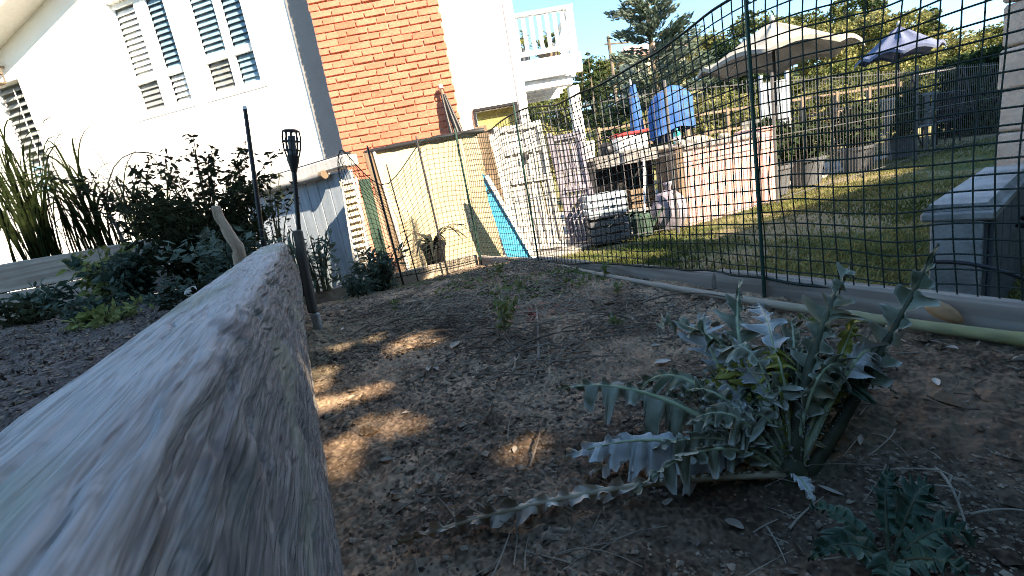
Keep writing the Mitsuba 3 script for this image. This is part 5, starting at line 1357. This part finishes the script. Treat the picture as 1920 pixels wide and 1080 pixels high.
def add_leaf(parent, m, p0, p1, p2, W, lobes, rib=0.004, ribm='m_rib', name='leaf', label=None, ribtip=0.15, **kw):
    ms, U, S_ = lobed_leaf(p0, p1, p2, W, lobes, **kw)
    k = part(name, ms, m, parent, smooth=True, uv=U, label=label)
    idx = np.linspace(0, len(S_) - 1, 16).astype(int)
    part('midrib', tube(S_[idx] - UP * rib * 0.2, np.linspace(rib, rib * ribtip, 16), 8), ribm, k, smooth=True)
    return k
B0 = np.array([0.316, 0.530, -0.02])
ar = thing('artichoke_plant', 'large silvery grey artichoke plant with lobed drooping leaves in the right foreground', 'plant')
Z3 = lambda *a: np.array(a, float)
toward = (0.0, -0.75, 0.65)
add_leaf(ar, 'm_arti', B0, (.335, .545, .14), (.500, .665, .222), .042, 6, .0125, 'm_darkrib', face=(-.55, -.6, .6), bare=.42, seed=1, label='tall leaf on a thick dark stalk')
add_leaf(ar, 'm_arti', B0 + [.01, 0, 0], (.44, .565, .075), (.592, .625, .240), .040, 7, .0115, 'm_darkrib', face=(-.6, -.6, .5), bare=.34, seed=2, label='tallest leaf on a thick dark stalk leaning right')
add_leaf(ar, 'm_arti', B0, (.29, .64, .11), (.388, .775, .192), .046, 6, .007, face=toward, bare=.25, seed=3)
add_leaf(ar, 'm_artipale', B0, (.25, .66, .15), (.32, .76, .145), .042, 6, .006, face=toward, bare=.3, seed=4, ripple=.2)
add_leaf(ar, 'm_arti', B0, (.225, .66, .185), (.160, .71, .035), .034, 6, .005, face=(-.3, -.5, .8), bare=.25, floor=.2, droop=.8, seed=5)
add_leaf(ar, 'm_arti', B0, (.19, .62, .135), (.045, .70, .088), .052, 6, .006, face=(0, -.35, .93), bare=.2, floor=.10, droop=1.5, fold=0.1, seed=6, sweep=.15, label='long leaf with finger lobes drooping to the left')
add_leaf(ar, 'm_artipale', B0, (.19, .575, .085), (.03, .60, .030), .040, 7, .005, face=(0, -.5, .86), bare=.2, floor=.55, droop=.9, ripple=.3, fold=0.05, seed=7, label='pale whitish broad leaf spread low to the left')
add_leaf(ar, 'm_arti', B0, (.33, .60, .13), (.235, .60, .02), .034, 6, .005, face=(-.3, -.6, .7), bare=.2, floor=.2, droop=.7, seed=8)
add_leaf(ar, 'm_arti', B0, (.34, .58, .10), (.27, .57, .015), .03, 5, .0045, face=(-.3, -.7, .6), bare=.2, floor=.25, droop=.6, seed=18)
add_leaf(ar, 'm_artipale', B0, (.44, .55, .21), (.497, .615, .075), .034, 5, .005, face=(-.2, -.9, .2), bare=.35, seed=9, label='pale grey leaf hanging down on the right')
add_leaf(ar, 'm_yellowleaf', B0, (.41, .56, .15), (.47, .62, .15), .030, 4, .004, face=toward, bare=.5, seed=10, label='yellowing green leaf between the two stalks')
add_leaf(ar, 'm_arti', B0, (.35, .62, .12), (.395, .70, .115), .042, 5, .005, face=toward, bare=.25, seed=11, ripple=.2)
add_leaf(ar, 'm_yellowleaf', B0, (.37, .56, .12), (.43, .585, .085), .026, 4, .004, face=(0, -.8, .6), bare=.35, floor=.6, seed=12)
add_leaf(ar, 'm_arti', B0, (.36, .57, .10), (.375, .555, .045), .022, 5, .0045, face=(-.2, -.8, .4), bare=.15, floor=.35, ripple=.3, seed=13)
add_leaf(ar, 'm_artipale', B0 + [-.005, -.01, .015], (.31, .50, .022), (.303, .465, -.004), .012, 3, .003, face=(0, -.3, .95), bare=.05, floor=.7, seed=14, label='short pale leaf stub at the foot of the plant')
add_leaf(ar, 'm_arti', B0, (.28, .60, .09), (.23, .66, .05), .036, 5, .005, face=(0, -.4, .9), bare=.2, floor=.4, seed=15)
add_leaf(ar, 'm_arti', B0, (.40, .64, .14), (.45, .74, .12), .040, 5, .005, face=toward, bare=.25, seed=16)
add_leaf(ar, 'm_arti', B0, (.33, .66, .08), (.34, .74, .10), .040, 5, .005, face=toward, bare=.2, seed=17)
add_leaf(ar, 'm_dryleaf', B0 + [-.01, -.005, .02], (.07, .540, .034), (-.195, .508, .014), .018, 8, .0055, 'm_drystalk', face=(0, -.5, .86), bare=.34, floor=.34, droop=.4, ripple=.8, fold=.3, seed=20, tip=-.2, label='long dead brown leaf lying on the soil to the left', ribtip=.4)
add_leaf(ar, 'm_dryleaf', B0 + [-.02, 0, .0], (.16, .60, .055), (.05, .57, .010), .026, 6, .003, 'm_drystalk', face=(0, -.5, .86), bare=.3, floor=.2, droop=.9, ripple=.5, seed=21, label='curled dead leaf under the pale broad leaf')
part('crown', rough(lathe([(0.0, .035), (.010, .032), (.017, .018), (.022, 0), (.026, -.03), (0, -.03)], 16, B0 + [0, 0, .005]), .005, 40, 2), 'm_darkrib', ar, smooth=True, label='dark crown of stalks')
rg = np.random.default_rng(71)
for i in range(26):
    a = rg.uniform(0.2, 3.3); d = np.array([math.cos(a), math.sin(a), 0]); L = rg.uniform(.10, .24)
    h = rg.uniform(.05, .17)
    p1 = B0 + d * L * .4 + [0, 0, h * 1.25 + .03]; p2 = B0 + d * L + [rg.normal(0, .02), rg.normal(0, .02), max(h * rg.uniform(.3, 1.0), .02)]
    add_leaf(ar, ['m_arti', 'm_arti', 'm_artipale', 'm_arti', 'm_artigreen'][i % 5], B0, p1, p2, rg.uniform(.022, .036), int(rg.integers(4, 7)), rg.uniform(.0025, .0045), face=toward + unit(rg, 1)[0] * .5, bare=rg.uniform(.2, .35), droop=rg.uniform(.1, .9), ripple=rg.uniform(.2, .45), seed=200 + i)
rg = np.random.default_rng(72)
for i in range(16):
    a = rg.uniform(0.5, 2.2); d = np.array([math.cos(a), math.sin(a), 0]); L = rg.uniform(.07, .20)
    h = rg.uniform(.08, .20)
    p1 = B0 + d * L * .3 + [0, 0, h * 1.1 + .03]; p2 = B0 + d * L + [rg.normal(0, .03), rg.normal(0, .03), max(h * rg.uniform(.5, 1.05), .03)]
    add_leaf(ar, ['m_arti', 'm_artipale', 'm_arti', 'm_yellowleaf'][i % 4], B0, p1, p2, rg.uniform(.024, .040), int(rg.integers(3, 6)), rg.uniform(.0025, .0045), face=toward + unit(rg, 1)[0] * .6, bare=rg.uniform(.25, .45), droop=rg.uniform(.2, 1.0), ripple=rg.uniform(.25, .5), seed=300 + i)
# green seedling leaves at the bottom right
gp = thing('green_artichoke', 'small dark green artichoke plant at the bottom right edge', 'plant')
G0 = np.array([0.325, 0.385, -0.015])
for i, (tip_, mid, W) in enumerate([((.405, .43, .03), (.37, .41, .06), .026), ((.385, .455, .035), (.35, .43, .055), .022), ((.235, .375, .02), (.28, .38, .05), .022), ((.40, .375, .012), (.365, .38, .05), .024), ((.345, .31, .02), (.34, .345, .05), .022), ((.27, .33, .01), (.30, .35, .045), .02), ((.28, .44, .02), (.30, .42, .04), .018)]):
    add_leaf(gp, 'm_artigreen', G0, mid, tip_, W, 6, .0028, 'm_darkrib', face=(0, -.3, .95), bare=.15, floor=.3, seed=40 + i)

# seedlings and weeds in the bed
def weed(name, label, c, h, n, seed, m, L=0.03, spread=0.4, cat_='weed', group=None):
    rg = np.random.default_rng(seed)
    k = thing(name, label, cat_, group)
    st, lv = [], []
    for i in range(n):
        a = rg.uniform(0, 6.28); d = np.array([math.cos(a), math.sin(a), 0])
        hh = h * rg.uniform(.55, 1.0)
        pts = bez(c, c + [0, 0, hh * .6], c + d * spread * hh * rg.uniform(.3, 1) + [0, 0, hh], 7)
        st.append(tube(pts, np.linspace(.0022, .0009, 7), 5, False))
        m_ = 7
        t = rg.uniform(.2, 1, m_)
        q = np.stack([np.interp(t * 6, np.arange(7), pts[:, j]) for j in range(3)], 1)
        dd_ = unit(rg, m_) * [1, 1, .4]
        lv.append(leafquads(q + dd_ * L * .5, L, rg, .6, .35, dd_))
    part('stems', cat(st), 'm_rib', k, smooth=True)
    part('foliage', cat(lv), m, k)
    return k
weed('spindly_weed', 'spindly yellow green weed in the middle of the bed', bed(.47, 1.18, 0), .15, 7, 3, 'm_weed', .032, .5)
weed('spindly_weed', 'small green weed at the far right of the bed by the bamboo pole', bed(.86, 2.1, 0), .07, 6, 4, 'm_weed', .025, .9)
weed('spindly_weed', 'low green weed at the foot of the right edging', bed(1.05, 1.5, 0), .08, 5, 5, 'm_weed', .025, .8)
for i, (r, b, h, lb) in enumerate([(.70, .98, .05, 'tiny green weed behind the silvery plant'), (.92, 1.25, .05, 'tiny green weed beside the middle of the bamboo pole'), (.30, 1.9, .06, 'tiny green weed by the left twig heap'), (.75, 1.65, .06, 'tiny green weed behind the reddish leaves'), (.95, .62, .05, 'tiny green weed right of the silvery plant near the bamboo pole')]):
    weed('spindly_weed', lb, bed(r, b, 0), h, 5, 20 + i, 'm_weed', .018, .9)
weed('spindly_weed', 'little green weed left of the reddish leaves', bed(.58, 1.36, 0), .07, 5, 6, 'm_weed', .022, .8)
rg = np.random.default_rng(15)
n = 1500; r, b = rg.uniform(0.5, 1.08, n), rg.uniform(1.45, 3.0, n)
q = soil_at(r, b, .004); ok = meshkit.fbm(np.stack([r * 4, b * 4, r * 0], -1), 2, 5) > .5
solo('green_groundcover', leafquads(q[ok], .022, rg, 2., .6), 'm_weed', 'sparse low green seedlings on the far half of the bed', 'seedlings', kind='stuff')

def leafy_bush(name, label, c, R, H, n_stem, n_leaf, leaf, m, seed, cat_='shrub', aspect=.4, tall=1.0):
    rg = np.random.default_rng(seed)
    k = thing(name, label, cat_)
    st, lv = [], []
    for i in range(n_stem):
        a = rg.uniform(0, 6.28); d = np.array([math.cos(a), math.sin(a) * .8, 0])
        hh = H * rg.uniform(.55, 1.05); rr_ = R * rg.uniform(.2, 1.0)
        pts = bez(c + d * .04, c + d * rr_ * .35 + [0, 0, hh * .7], c + d * rr_ + [0, 0, hh * tall], 9)
        st.append(tube(pts, np.linspace(.007, .002, 9), 5, False))
        m_ = int(n_leaf * rg.uniform(.6, 1.3))
        t = rg.uniform(.12, 1.02, m_)
        q = np.stack([np.interp(t * 8, np.arange(9), pts[:, j]) for j in range(3)], 1)
        dd_ = unit(rg, m_); dd_[:, 2] *= .6
        lv.append(leafquads(q + dd_ * rg.uniform(.2, 1.4, (m_, 1)) * leaf, leaf, rg, .5, aspect, dd_))
    part('stems', cat(st), 'm_darkrib', k, smooth=True)
    part('foliage', cat(lv), m, k)
    return k
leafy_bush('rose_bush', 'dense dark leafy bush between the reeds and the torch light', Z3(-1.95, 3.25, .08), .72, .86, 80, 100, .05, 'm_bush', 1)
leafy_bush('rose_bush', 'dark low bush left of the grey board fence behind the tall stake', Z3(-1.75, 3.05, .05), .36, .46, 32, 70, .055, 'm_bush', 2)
leafy_bush('rose_bush', 'thin sunlit twiggy bush behind the tall stake', Z3(-1.85, 3.9, .1), .34, .85, 12, 24, .040, 'm_bush', 3)
leafy_bush('border_plant', 'blue green leafy plant at the far left end of the bed by the lattice strip', Z3(-.80, 2.92, -.1), .20, .26, 20, 30, .06, 'm_bluegreen', 4, 'plant', .3)
leafy_bush('border_plant', 'blue green plant between the timber end and the grey fence', Z3(-1.12, 2.8, -.02), .26, .36, 12, 18, .06, 'm_bluegreen', 5, 'plant', .3)
leafy_bush('border_plant', 'low dark plant behind the wooden peg', Z3(-.80, 2.45, -.02), .15, .12, 14, 22, .04, 'm_bluegreen', 6, 'plant', .3)
leafy_bush('border_plant', 'dark leafy plant in front of the retaining wall near the short stake', Z3(-2.35, 3.0, .08), .32, .32, 18, 34, .07, 'm_bluegreen', 7, 'plant', .45)
leafy_bush('border_plant', 'dark leafy plant beside the driftwood branch', Z3(-1.5, 2.55, .08), .30, .34, 20, 34, .06, 'm_bluegreen', 8, 'plant', .4)
leafy_bush('border_plant', 'small bluish plant before the retaining wall at the far left', Z3(-2.95, 3.0, .06), .26, .24, 12, 24, .07, 'm_bluegreen', 9, 'plant', .45)
leafy_bush('rose_bush', 'dark bush filling the gap between the driftwood branch and the large bush', Z3(-1.85, 2.85, .06), .42, .48, 34, 60, .06, 'm_bush', 12)
leafy_bush('border_plant', 'leafy ground plant near the pale tan stone', Z3(-1.75, 2.6, .06), .28, .16, 18, 26, .05, 'm_bluegreen', 13, 'plant', .4)
leafy_bush('border_plant', 'green plant against the retaining wall left of the dark bush', Z3(-2.65, 3.15, .08), .28, .38, 18, 30, .07, 'm_weed', 14, 'plant', .45)
for i, (x, y, R_, h, m_, lb) in enumerate([(-3.3, 2.85, .24, .20, 'm_bluegreen', 'low leafy plant before the retaining wall, leftmost in view'), (-2.75, 2.7, .24, .16, 'm_bush', 'low dark plant in the litter in front of the retaining wall'),
                                          (-2.3, 2.55, .22, .14, 'm_bluegreen', 'low bluish plant in the litter left of the pale stone'), (-1.95, 2.25, .18, .10, 'm_weed', 'small green weed patch in front of the pale stone'), (-1.45, 2.2, .16, .14, 'm_bush', 'low dark plant between the timber and the pale stone')]):
    leafy_bush('border_plant', lb, Z3(x, y, .06), R_, h, 14, 20, .055, m_, 60 + i, 'plant', .45)
leafy_bush('border_plant', 'tangle of stems just beyond the timber end', Z3(-1.06, 2.36, .06), .12, .32, 10, 12, .045, 'm_bluegreen', 10, 'plant', .3)

def reed_clump(label, c, n, H, spread, seed, m, wid=.011):
    """Tall strap leaves that arch over; each leaf is its own folded strip."""
    rg = np.random.default_rng(seed)
    k = thing('reed_clump', label, 'reeds')
    for i in range(n):
        a = rg.uniform(0, 6.28); d = np.array([math.cos(a), .5 * math.sin(a), 0])
        h = H * rg.uniform(.55, 1.0); s = spread * rg.uniform(.15, 1.0)
        c0 = c + np.array([rg.normal(0, .10), rg.normal(0, .05), 0])
        over = rg.random() ** 0.9
        pts = bez(c0, c0 + d * s * .25 + [0, 0, h * 1.1], c0 + d * s * (1 + .8 * over) + [0, 0, h * (1 - .55 * over)], 12)
        t = np.linspace(0, 1, 12); w = wid * rg.uniform(.6, 1.2) * np.clip(np.minimum(.6 + t * 2, (1 - t) * 1.6), .03, 1)
        sd = np.cross(np.gradient(pts, axis=0), np.array([rg.normal(), rg.normal(), .3])); sd /= np.linalg.norm(sd, axis=1, keepdims=True)
        up_f = np.cross(sd, np.gradient(pts, axis=0)); up_f /= np.linalg.norm(up_f, axis=1, keepdims=True) + 1e-9
        V = np.vstack([pts - sd * w[:, None] + up_f * w[:, None] * .4, pts, pts + sd * w[:, None] + up_f * w[:, None] * .4])
        j = np.arange(11)
        f = np.vstack([np.stack([j, j + 1, j + 13, j + 12], 1), np.stack([j + 12, j + 13, j + 25, j + 24], 1)])
        part('leaf', TM(V, f), m, k, smooth=True)
    return k
RZ = .2
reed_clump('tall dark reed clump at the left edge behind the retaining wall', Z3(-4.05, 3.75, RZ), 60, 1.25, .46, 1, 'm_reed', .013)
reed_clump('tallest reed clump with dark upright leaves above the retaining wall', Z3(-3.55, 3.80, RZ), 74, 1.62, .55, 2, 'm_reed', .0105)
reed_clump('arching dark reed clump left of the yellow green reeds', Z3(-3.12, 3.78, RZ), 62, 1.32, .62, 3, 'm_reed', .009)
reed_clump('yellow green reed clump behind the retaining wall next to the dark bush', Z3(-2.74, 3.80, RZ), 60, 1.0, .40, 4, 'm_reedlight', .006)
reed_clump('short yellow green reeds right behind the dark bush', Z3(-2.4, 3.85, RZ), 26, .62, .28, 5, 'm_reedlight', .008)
# raised ground the reeds stand in, behind the retaining wall
def ter(u, v):
    return np.stack([u, v + 0.12 * (u + 4.6), RZ + 0.02 + 0.05 * (meshkit.fbm(np.stack([u * 3, v * 3, u * 0], -1), 3, 8) - .5)], -1)
struct('terrace_soil', grid(np.linspace(-5.6, -2.0, 60), np.linspace(3.365, 4.5, 24), ter), 'm_soil', smooth=True)
